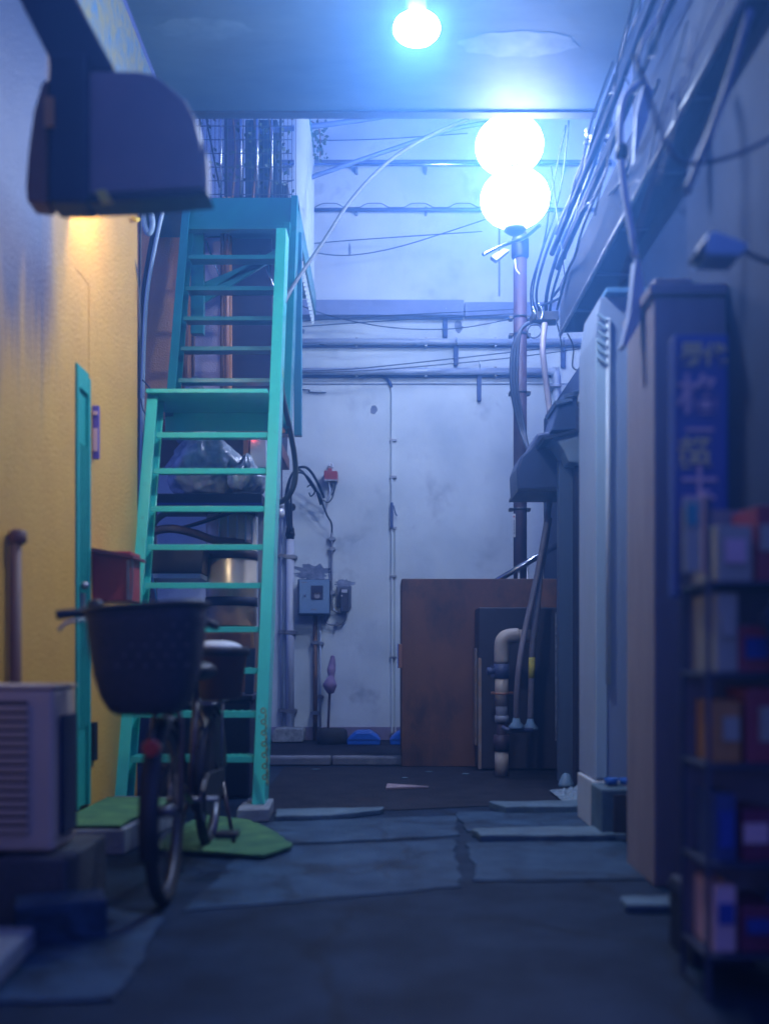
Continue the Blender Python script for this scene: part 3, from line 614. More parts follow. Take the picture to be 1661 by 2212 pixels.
# AC unit left
t = thing('air_conditioner','grey air conditioner outdoor unit with slatted grille at the left edge','air conditioner',(-1.2,3.5,.24))
m = MB(); m.box(-1.50,3.40,.235,-1.13,3.65,.79); m.build('casing', greyunit, t, bevel=.015)
m = MB(); m.box(-1.47,3.392,.30,-1.215,3.399,.75); m.build('grille_back', black, t)
for k in range(15):
    m = MB(); z=.305+k*.0295; m.box(-1.475,3.376,z,-1.210,3.391,z+.015,Matrix.Rotation(R(25),3,'X')); m.build('slat', greyunit, t)
m = MB(); m.box(-1.128,3.46,.28,-1.115,3.62,.70); m.build('valve_cover', navy, t, bevel=.006)
m = MB(); m.box(-1.505,3.395,.792,-1.125,3.655,.805); m.build('top_lid', greyunit, t, bevel=.004)
t = thing('block_stand','dark concrete blocks carrying the left air conditioner','blocks',(-1.2,3.5,0))
m = MB(); m.box(-1.52,3.30,.001,-1.32,3.75,.23); m.build('block', browndk, t, bevel=.01)
m = MB(); m.box(-1.30,3.32,.001,-1.06,3.80,.225); m.build('block', mat('block_dark',(.07,.08,.10),.8,nscale=8,amt=.8,bump=.5,bscale=50), t, bevel=.01)
m = MB(); m.box(-1.18,3.12,.001,-.90,3.28,.13, Matrix.Rotation(R(20),3,'Z')); tag(m.build('rubble_block', midc, bevel=.012),'loose concrete block on the ground before the air conditioner','block')
m = MB(); m.prism([Vector(p) for p in [(-1.35,2.45,.02),(-1.02,2.62,.02),(-1.05,3.0,.02),(-1.3,3.0,.02)]],(0,0,.07)); tag(m.build('rubble_block', concrete, bevel=.012),'flat pale slab lying in the dark near left corner','slab')

# ---- hood hanging top left
y0=3.35
t = thing('exhaust_hood','large blurred grey exhaust hood hanging from the upper left wall','hood',W(250,430,y0))
prof=[(190,158),(200,152),(300,153),(335,160),(365,185),(400,215),(422,255),(434,310),(440,360),(441,405),(190,420)]
m = MB(); m.pprism(prof,y0,y0+.10); m.build('body', hoodm, t, bevel=.01)
m = MB(); m.pprism([(190,421),(441,406),(452,418),(300,432),(190,436)],y0-.02,y0+.10); m.build('bottom_tray', black, t, bevel=.006)
m = MB(); m.pbox(104,112,189,437,y0-.03,y0+.10); m.build('motor_box', mat('motor_navy',(.02,.025,.055),.5), t, bevel=.012)
m = MB(); m.pprism([(103,165),(90,178),(72,240),(60,330),(55,400),(58,436),(103,440)],y0-.02,y0+.08); m.build('end_cap', hoodbr, t, bevel=.01)
m = MB(); m.pbox(96,208,116,272,y0-.045,y0-.031); m.build('label_plate', orange, t)
m = MB(); m.prism([W(436,300,y0+.02),W(446,330,y0+.02),W(450,420,y0+.02),W(441,405,y0+.02)],(0,.05,0)); m.build('side_flange', hoodm, t)
m = MB(); a=W(104,112,y0); m.prism([W(28,-30,y0),W(150,-30,y0),W(250,150,y0),W(190,156,y0),W(104,120,y0)],(0,.12,0)); m.build('duct', mat('motor_navy',(.02,.025,.055),.5), t, bevel=.01)
m = MB(); m.pprism([(206,412),(228,408),(242,432),(218,436)],y0-.03,y0-.005); m.build('tag_plate', yellowp, t)

# ================================================================== RECESSED BUILDING behind stairs
Y2=8.2
t = thing('building','overhanging orange and lilac rendered building behind the stairs','building',W(440,905,Y2))
m = MB(); m.pbox(250,425,414,905,Y2,Y2+1.5); m.build('orange_wall', orangew, t)
m = MB(); m.pbox(415.5,425,476,905,Y2,Y2+1.5); m.build('lilac_wall', lilac, t)
m = MB(); m.pbox(477,425,500,905,Y2-.03,Y2+1.5); m.build('brown_corner', orangew, t)
m = MB(); m.pprism([(501,425),(586,425),(588,700),(583,905),(499,905)],Y2+.02,Y2+1.5); m.build('opening', mat('opening_navy',(.025,.025,.07),.6), t)  # solid navy block for the dark inside of a doorway
m = MB(); m.pbox(250,906,586,938,Y2-.06,Y2+1.5); m.build('lower_beam', mat('beam_red_brown',(.20,.06,.05),.5), t, bevel=.006)
m = MB(); m.pprism([(398,830),(410,850),(440,905),(398,905)],Y2-.02,Y2-.004); m.build('roof_patch', wood, t)
for u,rp,mm,l in [(402,6,wood,'brown pipe at the left edge of the lilac wall'),(482,4,wood,'left of the brown pipes beside the navy shutter'),(492,5,copper,'copper coloured pipe hugging the navy shutter'),(420,3,wood,'thin brown pipe on the lilac wall')]:
    m = MB(); v0=430 if u!=420 else 640; m.ptube([(u,v0,Y2-.08),(u-3,900,Y2-.08)],rp,seg=10,smooth_path=False); tag(m.build('pipe', mm), l,'pipe','brown pipes on the overhanging building')
# side leftover wall (dark) below beam at left
m = MB(); m.pbox(200,939,322,1700,Y2+.02,Y2+.2); tag(m.build('wall', navyd),'dark wall strip showing between the yellow building and the stairs','wall')
m = MB(); m.tube([W(270,1480,6.3),W(236,1740,5.75)],.03,seg=8,smooth_path=False); tag(m.build('board', wood),'dark brown pole leaning against the left stair stringer','pole')

# ================================================================== STAIRS
stx = thing('staircase','steep teal painted steel staircase leaning against the left building','staircase',(-1.1,5.6,0))
XA,XB=-1.50,-.71
def stringer(x0,x1,p0,p1,depth=.17,thk=.012,fl=.055,inner=1):
    # C channel between points (y,z) p0->p1 ; x0 outer side face, flange points inward
    (ya_,za),(yb2,zb)=p0,p1; m=MB()
    # front flange
    m.prism([Vector((x0,ya_,za)),Vector((x1,ya_,za)),Vector((x1,yb2,zb)),Vector((x0,yb2,zb))],(0,thk,0))
    # web
    xo = x0 if inner>0 else x1
    xi = xo+thk*inner
    m.prism([Vector((xo,ya_+thk+.0005,za)),Vector((xi,ya_+thk+.0005,za)),Vector((xi,yb2+thk+.0005,zb)),Vector((xo,yb2+thk+.0005,zb))],(0,depth,0))
    # back flange
    m.prism([Vector((x0,ya_+depth+thk+.001,za)),Vector((x1,ya_+depth+thk+.001,za)),Vector((x1,yb2+depth+thk+.001,zb)),Vector((x0,yb2+depth+thk+.001,zb))],(0,thk,0))
    return m
sl=3.07
lowL0,lowL1=(5.62,.0),(6.45,2.62)
stringer(XA-.035,XA+.035,lowL0,lowL1).build('stringer', teal, stx, bevel=.003)
stringer(XB-.035,XB+.035,(5.58,.0),(6.86,3.86),inner=-1).build('stringer', teal, stx, bevel=.003)
# lower treads
vs=[1635,1538,1443,1353,1258,1175,1092,1010,932]
for i,v in enumerate(vs):
    # solve y on slope: z=sl*(y-5.6); z=.9-(v-1420)*y/FPX
    k=(v-VH)/FPX; y=(HC+sl*5.6)/(sl+k); z=HC-(v-VH)*y/FPX
    m=MB(); m.box(XA+.04,y+.02,z-.035,XB-.04,y+.032,z); m.box(XA+.04,y+.033,z-.012,XB-.04,y+.20,z-.001); m.build('tread', teal, stx, bevel=.002)
    m=MB()
    for q in range(14):
        xx=XA+.09+q*.046; m.box(xx,y+.05,z-.0005,xx+.012,y+.18,z+.003)
    if i<3: m.build('tread_ribs', teal, stx)
# landing
z=2.62; m=MB(); m.box(XA-.03,6.40,z-.015,XB-.04,6.95,z); m.box(XA-.03,6.385,z-.022,XB-.04,6.398,z+.004); m.box(XA-.03,6.952,z-.14,XB-.04,6.965,z+.004); m.build('landing', teal, stx, bevel=.002)
# upper flight
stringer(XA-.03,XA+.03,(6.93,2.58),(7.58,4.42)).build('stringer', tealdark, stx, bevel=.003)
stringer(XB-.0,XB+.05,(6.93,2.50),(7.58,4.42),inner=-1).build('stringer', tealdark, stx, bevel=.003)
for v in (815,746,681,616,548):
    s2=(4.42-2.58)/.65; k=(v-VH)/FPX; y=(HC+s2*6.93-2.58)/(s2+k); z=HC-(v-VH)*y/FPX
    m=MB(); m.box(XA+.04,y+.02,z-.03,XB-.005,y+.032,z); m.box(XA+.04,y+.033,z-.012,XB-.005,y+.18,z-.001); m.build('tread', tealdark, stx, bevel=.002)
# top platform
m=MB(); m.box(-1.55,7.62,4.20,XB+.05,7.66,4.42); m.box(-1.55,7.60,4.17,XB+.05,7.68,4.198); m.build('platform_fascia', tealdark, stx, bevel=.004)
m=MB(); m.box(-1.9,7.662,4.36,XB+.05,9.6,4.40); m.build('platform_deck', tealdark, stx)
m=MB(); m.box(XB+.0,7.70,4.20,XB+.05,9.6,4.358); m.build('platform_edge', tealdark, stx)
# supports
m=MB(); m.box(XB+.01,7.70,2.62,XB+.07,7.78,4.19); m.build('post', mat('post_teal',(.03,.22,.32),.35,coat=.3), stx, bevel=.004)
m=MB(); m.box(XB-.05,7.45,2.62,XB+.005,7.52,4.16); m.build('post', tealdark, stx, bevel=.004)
m=MB(); a=W(430,505,7.7); m.pbox(412,498,440,720,7.75,7.82); m.build('hanger', tealdark, stx, bevel=.004)
for p,q in [((415,650),(600,535)),((405,625),(560,560))]:
    m=MB(); m.prism([W(p[0],p[1],7.85),W(p[0]+6,p[1]+16,7.85),W(q[0]+6,q[1]+16,7.85),W(q[0],q[1],7.85)],(0,.03,0)); m.build('brace', tealdark, stx)
for p,q in [((445,520),(480,610)),((578,560),(596,680)),((560,545),(600,640))]:
    m=MB(); m.ptube([(p[0],p[1],8.0),(q[0],q[1],8.0)],2.2,seg=6,smooth_path=False); m.build('tie_rod', steel, stx)
glare_rail = mat('rail_glare_white', (.80,.92,.94), .18, coat=.6)  # near-white puts the globe lamps' glare into the colour of the teal bars
# railing on the platform
rl = thing('railing','teal vertical bar railing round the top platform of the stairs','railing',(XB,8.3,4.4))
for k in range(20):
    y=7.70+k*.098; m=MB(); m.box(XB+.012,y,4.10,XB+.034,y+.022,5.75); m.build('bar', glare_rail, rl)
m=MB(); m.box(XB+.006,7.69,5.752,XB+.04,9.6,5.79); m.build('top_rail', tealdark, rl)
for u in (420,432,478,490,521,556,588,607):
    m=MB(); a=W(u,425,7.65); m.tube([(a.x,7.65,4.42),(a.x,7.65,5.75)],.008 if u not in(521,556) else .011,seg=6,smooth_path=False); m.build('bar', steel if u in (478,521,556,588) else cablem, rl)
m=MB()
for k in range(12): z=4.45+k*.105; m.box(-1.6,7.637,z,XB,7.642,z+.006)
for k in range(30): x=-1.58+k*.031; m.box(x,7.644,4.42,x+.004,7.648,5.74)
m.build('wire_mesh', wirem, rl)
m=MB(); m.ptube([(444,245,7.9),(475,405,7.9)],2,seg=6,smooth_path=False); m.build('brace_rod', cablem, rl)
# stored things on platform
for (u0,v0,u1,v1,y,l,mm) in [(484,250,518,415,8.9,'dark tall cupboard standing left on the stair platform',mat('cupboard_purple',(.07,.05,.12),.5)),
        (530,258,600,412,9.3,'dark wide cupboard behind the plants on the stair platform',navyd),
        (594,395,622,430,8.1,'black crate at the right end of the stair platform',black)]:
    t=thing('cupboard' if u0<590 else 'crate', l, 'cupboard' if u0<590 else 'crate', W((u0+u1)/2,v1,y)); a=W(u0,v0,y); b=W(u1,v1,y)
    m=MB(); m.box(a.x,y,4.402,b.x,y+.25,a.z); m.build('body', mm, t, bevel=.01)
    m=MB(); m.box(a.x+.01,y-.012,4.43,(a.x+b.x)/2-.004,y-.001,a.z-.03); m.box((a.x+b.x)/2+.004,y-.012,4.43,b.x-.01,y-.001,a.z-.03); m.build('doors', mm, t)
for (u,l,mm,w_) in [(500,'white flower pot behind the mesh, left one',white,22),(545,'white flower pot behind the mesh, middle one',white,20),(578,'white flower pot with a tall leafy shrub on the platform',white,16)]:
    t=thing('plant_pot',l,'plant',W(u,425,8.0),'potted plants on the platform'); c=Vector((W(u,0,8.0).x,8.0,4.402)); r=px(w_,8)
    m=MB(); m.lathe(c,[(r*.75,0),(r,.11),(r*1.05,.115),(r*1.05,.13)],16); m.build('pot', mat('pot_blue_white',(.22,.28,.42),.5), t)
    m=MB(); m.tube([c+Vector((0,0,.12)),c+Vector((.03,.02,.6)),c+Vector((-.02,0,1.1))],[.012,.008,.004],seg=6); m.build('stem', wood, t)
    m=MB()
    for q in range(150 if u==578 else 70):
        p=c+Vector((random.gauss(0,.13),random.gauss(0,.1),random.uniform(.25,1.25)))
        d=Vector((random.uniform(-1,1),random.uniform(-1,1),random.uniform(-1,.6))).normalized()*.045; e2=d.cross(Vector((random.uniform(-1,1),1,.3))).normalized()*.014
        m.add([p,p+d*.5+e2,p+d,p+d*.5-e2],[(0,1,2,3)])
    m.build('leaves', leafm, t)
t=thing('hanging_plant','small leafy plant hanging outside the railing near the far wall','plant',W(690,340,9.4))
m=MB()
for q in range(60):
    p=W(690+random.gauss(0,9),random.uniform(255,345),9.4+random.uniform(-.1,.1)); d=Vector((random.uniform(-1,1),random.uniform(-1,1),random.uniform(-1,.3))).normalized()*.05; e2=d.cross(Vector((0,1,.3))).normalized()*.015
    m.add([p,p+d*.5+e2,p+d,p+d*.5-e2],[(0,1,2,3)])
m.build('leaves', leafm, t)
m=MB(); m.ptube([(672,262,9.4),(690,280,9.4),(692,340,9.4)],1.5,seg=5); m.build('stem', wood, t)

# ---- things under / behind the stairs
m=MB(); m.pbox(318,1066,566,1088,6.95,7.6); sh_=thing('shelf','dark wooden shelf board carrying the rubbish bags behind the stairs','shelf',W(440,1088,6.95))
m.build('board', navyd, sh_, bevel=.005)
m=MB(); m.pbox(326,1086,566,1092,6.93,6.949); m.build('edge_strip', signblue, sh_)
m=MB(); 
for u in (326,558): m.box(W(u,0,7.3).x,7.3,0,W(u,0,7.3).x+.04,7.34,W(0,1088,6.95).z-.002)
m.build('leg', dullsteel, sh_)
def bagmesh(c, rx, ry, rz, seed, tip=.0):
    random.seed(seed); m=MB(); m.ball((0,0,0),1,1,1,64,44)
    ph=[random.uniform(0,6) for _ in range(6)]
    for i,p in enumerate(m.v):
        a=math.atan2(p.y,p.x); h=p.z
        r=1+.10*math.sin(3*a+ph[0]+2*h)+.06*math.sin(7*a+ph[1]-4*h)+.04*math.sin(13*a+ph[2]+5*h)
        s=1.0 if h<0 else (1-h*.35)
        fold=MN.noise(Vector((math.cos(a)*3.2,math.sin(a)*3.2,h*.9+seed)))
        crum=1-abs(MN.noise(Vector((p.x*3.3,p.y*3.3,p.z*3.3+seed*2))))*2
        r+= .16*fold+.13*(crum-.5)
        q=Vector((p.x*rx*r*s,p.y*ry*r*s,(p.z if p.z>-.75 else -.75)*rz))
        if h>.8: q.z+=tip*(h-.8)*5
        m.v[i]=c+q
    return m
zz=W(0,1066,7.2).z
for (u,y,rx,rz,s,l) in [(440,7.2,.27,.27,3,'big clear rubbish bag full of cans at the middle of the shelf'),(530,7.12,.13,.14,5,'small clear rubbish bag at the right end of the shelf')]:
    c=Vector((W(u,0,y).x,y+.1,zz+rz*.75)); t=thing('rubbish_bag',l,'rubbish bag',(c.x,c.y,zz),'clear rubbish bags on the shelf')
    bagmesh(c,rx,.2,rz,s,.05).build('bag', bag, t)
    bagmesh(c,rx*.82,.15,rz*.8,s+1).build('contents', bagdk, t)
c=Vector((W(420,0,7.35).x,7.4,zz+.58)); t=thing('rubbish_bag','grey tied rubbish bag heaped behind the big clear one','rubbish bag',(c.x,c.y,zz),'clear rubbish bags on the shelf')
bagmesh(c,.17,.15,.25,9,.08).build('bag', mat('grey_bag',(.16,.20,.30),.3,c2=(.1,.13,.2),nscale=5,amt=.8,bump=.8,bscale=12), t)
random.seed(11)
# red led and box
t=thing('intercom','small white control box with a glowing red light under the beam','control box',W(555,1000,7.9))
m=MB(); m.pbox(540,942,575,1010,7.9,7.98); m.build('box', paleblue, t, bevel=.006)
m=MB(); m.pbox(526,935,536,1000,7.88,7.95); m.build('bracket', copper, t)
m=MB(); m.ball(W(548,947,7.885),.011,.011,.011,12,8); m.build('indicator', led, t)
m=MB(); m.ptube([(505,915,7.7),(512,902,7.7),(524,902,7.7),(532,918,7.7)],2,seg=6); tag(m.build('loop_handle', yellowp),'yellow wire loop above the rubbish bags','loop')
# big cable bundles
for lab,pts,rp,mm in [
  ('fat beige hose curving under the shelf behind the stairs',[(322,1160,7.0),(335,1128,7.0),(362,1108,7.0),(410,1103,7.1),(470,1104,7.3),(540,1100,7.6)],7,hosem),
  ('fat brown hose arching lower under the shelf behind the stairs',[(312,1175,7.0),(330,1150,7.0),(370,1142,7.0),(420,1152,7.1),(470,1168,7.2),(540,1172,7.4)],9,hosebr),
  ('thin dark cable crossing between the two fat hoses',[(320,1142,7.05),(370,1146,7.05),(430,1132,7.1),(490,1112,7.2),(550,1095,7.4)],2.5,cablem),
  ('second thin cable beside the dark one under the shelf',[(320,1138,7.06),(375,1141,7.06),(435,1126,7.1),(500,1104,7.2)],1.8,hosebr),
  ('thin black cord hanging behind the letter box',[(305,1220,6.9),(312,1260,6.9),(316,1300,6.9),(310,1318,6.9)],1.6,cablem),
  ('blue and black cord hanging beside the bicycle basket',[(318,1190,6.9),(328,1240,6.9),(338,1290,6.9),(342,1340,6.9)],2.4,bluewire)]:
    wire(lab,pts,rp,mm,'hose' if rp>4 else 'cable','hoses and cords behind the stairs')
# brass tank
t=thing('metal_tank','shiny brass coloured cylindrical tank seen between the stair treads','tank',W(492,1350,7.3))
y=7.3; rr=px(56,y); C=Vector((W(492,0,y).x,y+rr,0)); zt=W(0,1105,y).z; zb=W(0,1352,y).z
m=MB(); m.lathe(Vector((C.x,C.y,0)),[(rr*.9,zb),(rr,zb+.01),(rr,zb+.28),(rr*1.02,zb+.285),(rr*1.02,zb+.30),(rr,zb+.305),(rr,zt-.03),(rr*.94,zt)],40); m.build('body', gold, t)
m=MB(); m.lathe(Vector((C.x,C.y,0)),[(rr*1.03,W(0,1308,y).z),(rr*1.03,W(0,1288,y).z)],40); m.build('dark_band', navyd, t)
m=MB(); m.lathe(Vector((C.x,C.y,0)),[(rr*1.04,W(0,1205,y).z),(rr*1.04,W(0,1186,y).z)],40); m.build('upper_band', mat('band_brown',(.07,.04,.04),.5), t)
m=MB()
for k in range(5): a=-1.9+k*.35; m.box(C.x+rr*math.cos(a)-.006,C.y+rr*math.sin(a)-.012,W(0,1170,y).z,C.x+rr*math.cos(a)+.006,C.y+rr*math.sin(a),zt-.03)
m.build('ribs', white, t)
t=thing('cabinet','brown wooden cabinet carrying the brass tank','cabinet',W(490,1600,7.25))
m=MB(); a=W(418,1354,7.22); b=W(548,1354,7.22); m.box(a.x,7.22,0,b.x,7.75,a.z); m.build('body', mat('cabinet_wood',(.30,.17,.09),.5,c2=(.2,.11,.07),nscale=4,amt=.8,stretch=(5,5,.6)), t, bevel=.006)
m=MB(); m.box(a.x+.02,7.205,.05,(a.x+b.x)/2-.005,7.218,a.z-.05); m.box((a.x+b.x)/2+.005,7.205,.05,b.x-.02,7.218,a.z-.05); m.build('doors', wood, t, bevel=.003)
t=thing('cooker_hood','long dark hood spanning behind the stair treads left of the tank','hood',W(380,1242,7.1))
m=MB(); m.pprism([(306,1186),(440,1186),(436,1238),(306,1238)],7.1,7.5); m.build('body', mat('hood_dark_brown',(.06,.05,.05),.4), t, bevel=.006)
m=MB(); m.pbox(306,1239,434,1249,7.09,7.5); m.build('lip', paleblue, t)
for (u0,v0,u1,v1,y,mm,l) in [(486,1500,502,1600,6.6,paleblue,'pale board leaning behind the lower stair treads'),(520,1400,540,1745,6.5,mat('blue_board',(.10,.14,.25),.6),'dark blue board standing behind the right stair stringer')]:
    m=MB(); a=W(u0,v0,y); b=W(u1,v1,y); m.prism([W(u0+14,v0,y),W(u1+12,v0,y),Vector((W(u1,0,y).x,y-.05,0.001)),Vector((W(u0,0,y).x,y-.05,0.001))],(0,.02,0)); tag(m.build('board', mm),l,'board')
m=MB(); m.box(-1.45,6.35,.001,-.86,6.85,.62); t=thing('storage_box','dark storage box under the lower stair treads','box',(-1.15,6.6,0)); m.build('body', navyd, t, bevel=.02)
m=MB(); m.box(-1.47,6.33,.622,-.84,6.87,.66); m.build('lid', navyd, t, bevel=.01)
m=MB()
for k in range(14):
    v=1535+k*12; m.torus(W(571+ (3 if k%2 else -2)+k*.3,v,5.56 if k<99 else 0),.013,.004,Vector((1,0,0)) if k%2 else Vector((0,1,0)),12,6)
tag(m.build('chain', mat('chain_yellow',(.30,.26,.08),.5)),'yellow and black chain hanging on the right stair stringer','chain')

# ---- diagonal beige hose
hp=[(1010,258,8.9),(930,292,8.7),(840,348,8.5),(760,430,8.2),(700,520,7.9),(645,600,7.4),(608,665,6.75),(601,720,6.7),(603,790,6.62),(612,860,6.7),(627,930,7.0),(638,1000,7.3),(636,1045,7.4),(620,1075,7.5),(600,1086,7.6),(560,1094,7.7)]
t=thing('hose','long beige hose swooping from the ceiling edge past the stairs','hose',W(600,1086,7.6))
m=MB(); m.tube([W(*p) for p in hp],[px(6,p[2]) if i>5 else px(4,p[2]) for i,p in enumerate(hp)],seg=12); m.build('tube', hosem, t)
m=MB(); m.ptube([(602,782,6.60),(605,816,6.62)],7.8,seg=12,smooth_path=False); tg=m.build('yellow_tag', yellowp, t)
m=MB()
for k in range(4): m.pbox(600,787+k*7,607,790+k*7,6.57,6.578)
m.build('tag_marks', black, tg)
m=MB(); m.pprism([(598,900),(612,895),(620,935),(603,935)],7.6,7.75); m.build('plate', copper, stx)
t=thing('bulb','small clear glass bulb lamp on the conduit beside the stairs','lamp',W(607,1120,8.6))
m=MB(); m.ball(W(607,1108,8.6),.035,.035,.045,16,10); m.build('glass', mat('bulb_glass',(.7,.75,.8),.05,spec=1,coat=1), t)
m=MB(); m.lathe(W(607,1098,8.6),[(.02,0),(.025,.05),(.02,.06)],12); m.build('socket', white, t)
m=MB(); m.ptube([(607,1096,8.6),(609,1060,8.6),(608,900,8.6),(612,760,8.6)],1.5,seg=6); m.build('cord', wirem, t)

# ================================================================== RIGHT SIDE
# dark narrow wall + back units
rb=thing('building','shop building with dark recess and awning along the right of the alley','building',(1.7,5,0))
m=MB(); m.box(1.47,5.62,0,2.6,9.2,3.1); m.box(1.34,1.6,0,2.6,3.4,2.2); m.box(1.34,3.401,0,2.6,4.42,4.4); m.box(1.40,4.42,0,2.6,5.62,4.4); m.build('wall', mat('navy_wall',(.012,.03,.10),.8,c2=(.008,.02,.07),nscale=2,amt=.8), rb)
m=MB(); a=W(1206,1000,7.2); b=W(1242,1000,7.2); m.box(a.x,7.2,0,b.x,7.28,a.z+.02); m.build('recess_panel', mat('slate_panel',(.10,.15,.24),.5,c2=(.08,.11,.19),nscale=4,amt=.8,stretch=(4,4,.5)), rb, bevel=.004)
m=MB(); a=W(1242.5,1000,7.1); b=W(1283,1000,7.1); m.box(a.x,7.1,0,b.x+.25,7.2,a.z+.25); 
m.build('recess_boards', mat('board_navy',(.045,.045,.085),.6), rb)
m=MB()
for k in range(48): z=.1+k*.055; m.box(a.x+.002,7.088,z,b.x+.24,7.098,z+.045)
m.build('siding', mat('board_navy',(.045,.045,.085),.6), rb)
m=MB(); m.tube([(W(1278,0,6.2).x,6.2,0.0),W(1278,1010,6.2)],px(5,6.2),seg=10,smooth_path=False)
for v in (1332,): m.lathe(W(1278,v,6.2),[(.02,0),(.022,.01),(.022,.03),(.02,.04)],10)
tag(m.build('pipe', copper),'thin copper coloured pipe beside the tall pale locker','pipe')
# awning
aw=thing('awning','long dark blue shop awning overhanging the right side','awning',(1.5,4.5,3.18))
m=MB(); m.prism([Vector((1.23,7.0,3.18)),Vector((1.23,7.0,3.52)),Vector((1.62,7.0,4.35)),Vector((2.2,7.0,4.35)),Vector((2.2,7.0,3.22))],(0,-3.7,0)); m.build('cover', navy, aw, bevel=.006)
m=MB()
for k in range(6):
    m=MB(); y=3.4+k*.62; m.box(1.24,y,3.165,2.1,y+.03,3.178); m.build('rib', mat('rib_blue',(.04,.07,.17),.5), aw)
m=MB(); m.tube([(1.235,7.0,3.17),(1.235,3.3,3.17)],.014,seg=8,smooth_path=False); m.build('front_bar', dullsteel, aw)
# vinyl flap and bright pipe
m=MB(); m.ptube([(1452,-20,3.6),(1420,40,3.65),(1385,95,3.7),(1376,150,3.8)],4,seg=8); m.ptube([(1392,172,4.0),(1352,205,4.0),(1340,260,4.0),(1340,330,4.0),(1348,410,4.0),(1360,480,4.0),(1372,556,4.0)],7.5,seg=12)
tag(m.build('pipe', white),'bright white bent pipe hanging in front of the dark awning','pipe')
m=MB(); m.lathe(W(1342,345,4.0),[(.018,0),(.026,.01),(.026,.05),(.018,.06)],12); tag(m.build('pipe_joint', black),'black collar clamped on the bright bent pipe','collar')
m=MB(); m.pprism([(1372,560),(1381,560),(1393,640),(1380,700),(1352,748),(1343,745),(1360,680),(1366,620)],4.05,4.12); tag(m.build('vinyl_flap', mat('vinyl',(.36,.42,.60),.5)),'pale strip of vinyl sheet hanging below the bright bent pipe','sheet')
m=MB(); m.pprism([(1392,172),(1410,195),(1400,250),(1368,350),(1374,250)],4.2,4.24); tag(m.build('vinyl_flap', mat('vinyl',(.36,.42,.60),.5)),'pale triangular sheet behind the top of the bright bent pipe','sheet')
# tall pale locker
lk=thing('locker','tall pale metal locker with louvres standing on a white plinth','locker',W(1325,1690,5.2))
zt=W(0,640,5.2).z; zb=.26
m=MB(); a=W(1284,0,5.2).x; b=W(1366,0,5.2).x; m.prism([Vector((a,5.2,zb)),Vector((b+.12,5.2,zb)),Vector((b+.12,5.2,zt)),Vector((a+.03,5.2,zt)),Vector((a,5.2,zt-.2))],(0,.42,0)); m.build('casing', lilacpan, lk, bevel=.006)
m=MB(); m.box(a+.004,5.19,zb+.01,a+.062,5.198,zt-.22); m.build('left_stile', paleblue, lk, bevel=.003)
m=MB(); m.tube([(a+.068,5.188,zb+.5),(a+.068,5.188,zt-.12)],.012,seg=10,smooth_path=False); m.build('pull_rail', white, lk)
m=MB(); m.box(b-.03,5.188,.02,b+.0,5.198,zt-.25); m.build('right_stile', paleblue, lk, bevel=.003)
for k in range(6):
    m=MB(); z=zt-.12-k*.045; m.box(a+.004,5.17,z,a+.06,5.187,z+.012,Matrix.Rotation(R(35),3,'Y')); m.build('louvre', paleblue, lk)
m=MB(); m.box(a+.05,5.15,zt+.002,b+.1,5.62,zt+.03); m.build('top_cap', mat('cap_blue',(.14,.32,.55),.5), lk, bevel=.004)
# shop front frames
sf=thing('door_frame','sliding door frame of pale and brown uprights on the right shop','door frame',(1.25,4.8,0))
for (u0,u1,y,mm,zz0) in [(1366,1379,5.05,paleblue,.12),(1380,1395,4.92,mat('upright_brown',(.14,.07,.09),.5),.10),(1396,1411,4.72,paleblue,.08)]:
    m=MB(); m.box(W(u0,0,y).x,y,zz0,W(u1,0,y).x,y+.10,W(0,750,y).z); m.build('upright', mm, sf, bevel=.004)
m=MB(); m.prism([Vector((1.255,4.45,.001)),Vector((1.40,4.45,.001)),Vector((1.40,5.16,.001)),Vector((1.255,5.16,.001))],(0,0,.07)); m.build('threshold', paleblue, sf, bevel=.006)
m=MB(); m.box(1.18,4.35,0,1.36,4.44,W(0,600,4.35).z); m.build('column', colbrown, sf, bevel=.006)
# column face & fascia box
m=MB(); m.pbox(1402,640,1490,1960,3.9,4.3); t=thing('pillar','broad brown shop pillar behind the vertical sign','pillar',W(1445,1960,3.9)); 
m=MB(); a=W(1412,0,3.9).x; m.box(a,3.9,0,1.338,4.34,W(0,640,3.9).z); m.build('shaft', colbrown, t, bevel=.008)
m=MB(); m.box(a-.02,3.88,W(0,640,3.9).z+.002,1.338,4.34,W(0,615,3.9).z); m.build('cap', colbrown, t, bevel=.008)
# white plinth boxes
t=thing('plinth','white stepped plinth blocks at the foot of the tall locker','plinth',W(1320,1790,4.95))
m=MB(); a=W(1274,1655,5.25); m.box(a.x,5.18,0.0,1.36,5.60,.255); m.build('block', white, t, bevel=.008)
m=MB(); a=W(1298,1702,4.92); m.box(a.x,4.92,0.0,1.22,5.17,W(0,1705,4.92).z); m.build('block', palec, t, bevel=.008)
m=MB(); a=W(1326,1712,4.9); m.box(a.x,4.895,0.02,1.22,4.918,W(0,1718,4.9).z); m.build('front_plate', browndk, t)
for u,l in [(1314,'small blue tray on the white plinth, left one'),(1345,'small blue tray on the white plinth, right one')]:
    y=5.12; m=MB(); c=W(u,1662,y); m.box(c.x-.035,y+.02,.257,c.x+.035,y+.08,.285) if False else m.box(c.x-.035,5.185-.0,.257,c.x+.035,5.187,.29)
    m=MB(); m.box(c.x-.035,5.0,.262,c.x+.035,5.10,.29) if False else m.lathe(Vector((c.x,5.06,W(0,1702,4.92).z+.002)),[(.03,0),(.036,.03),(.034,.03),(.03,.006)],14)
    tag(m.build('tray', bluep),l,'tray','blue trays on the plinth')
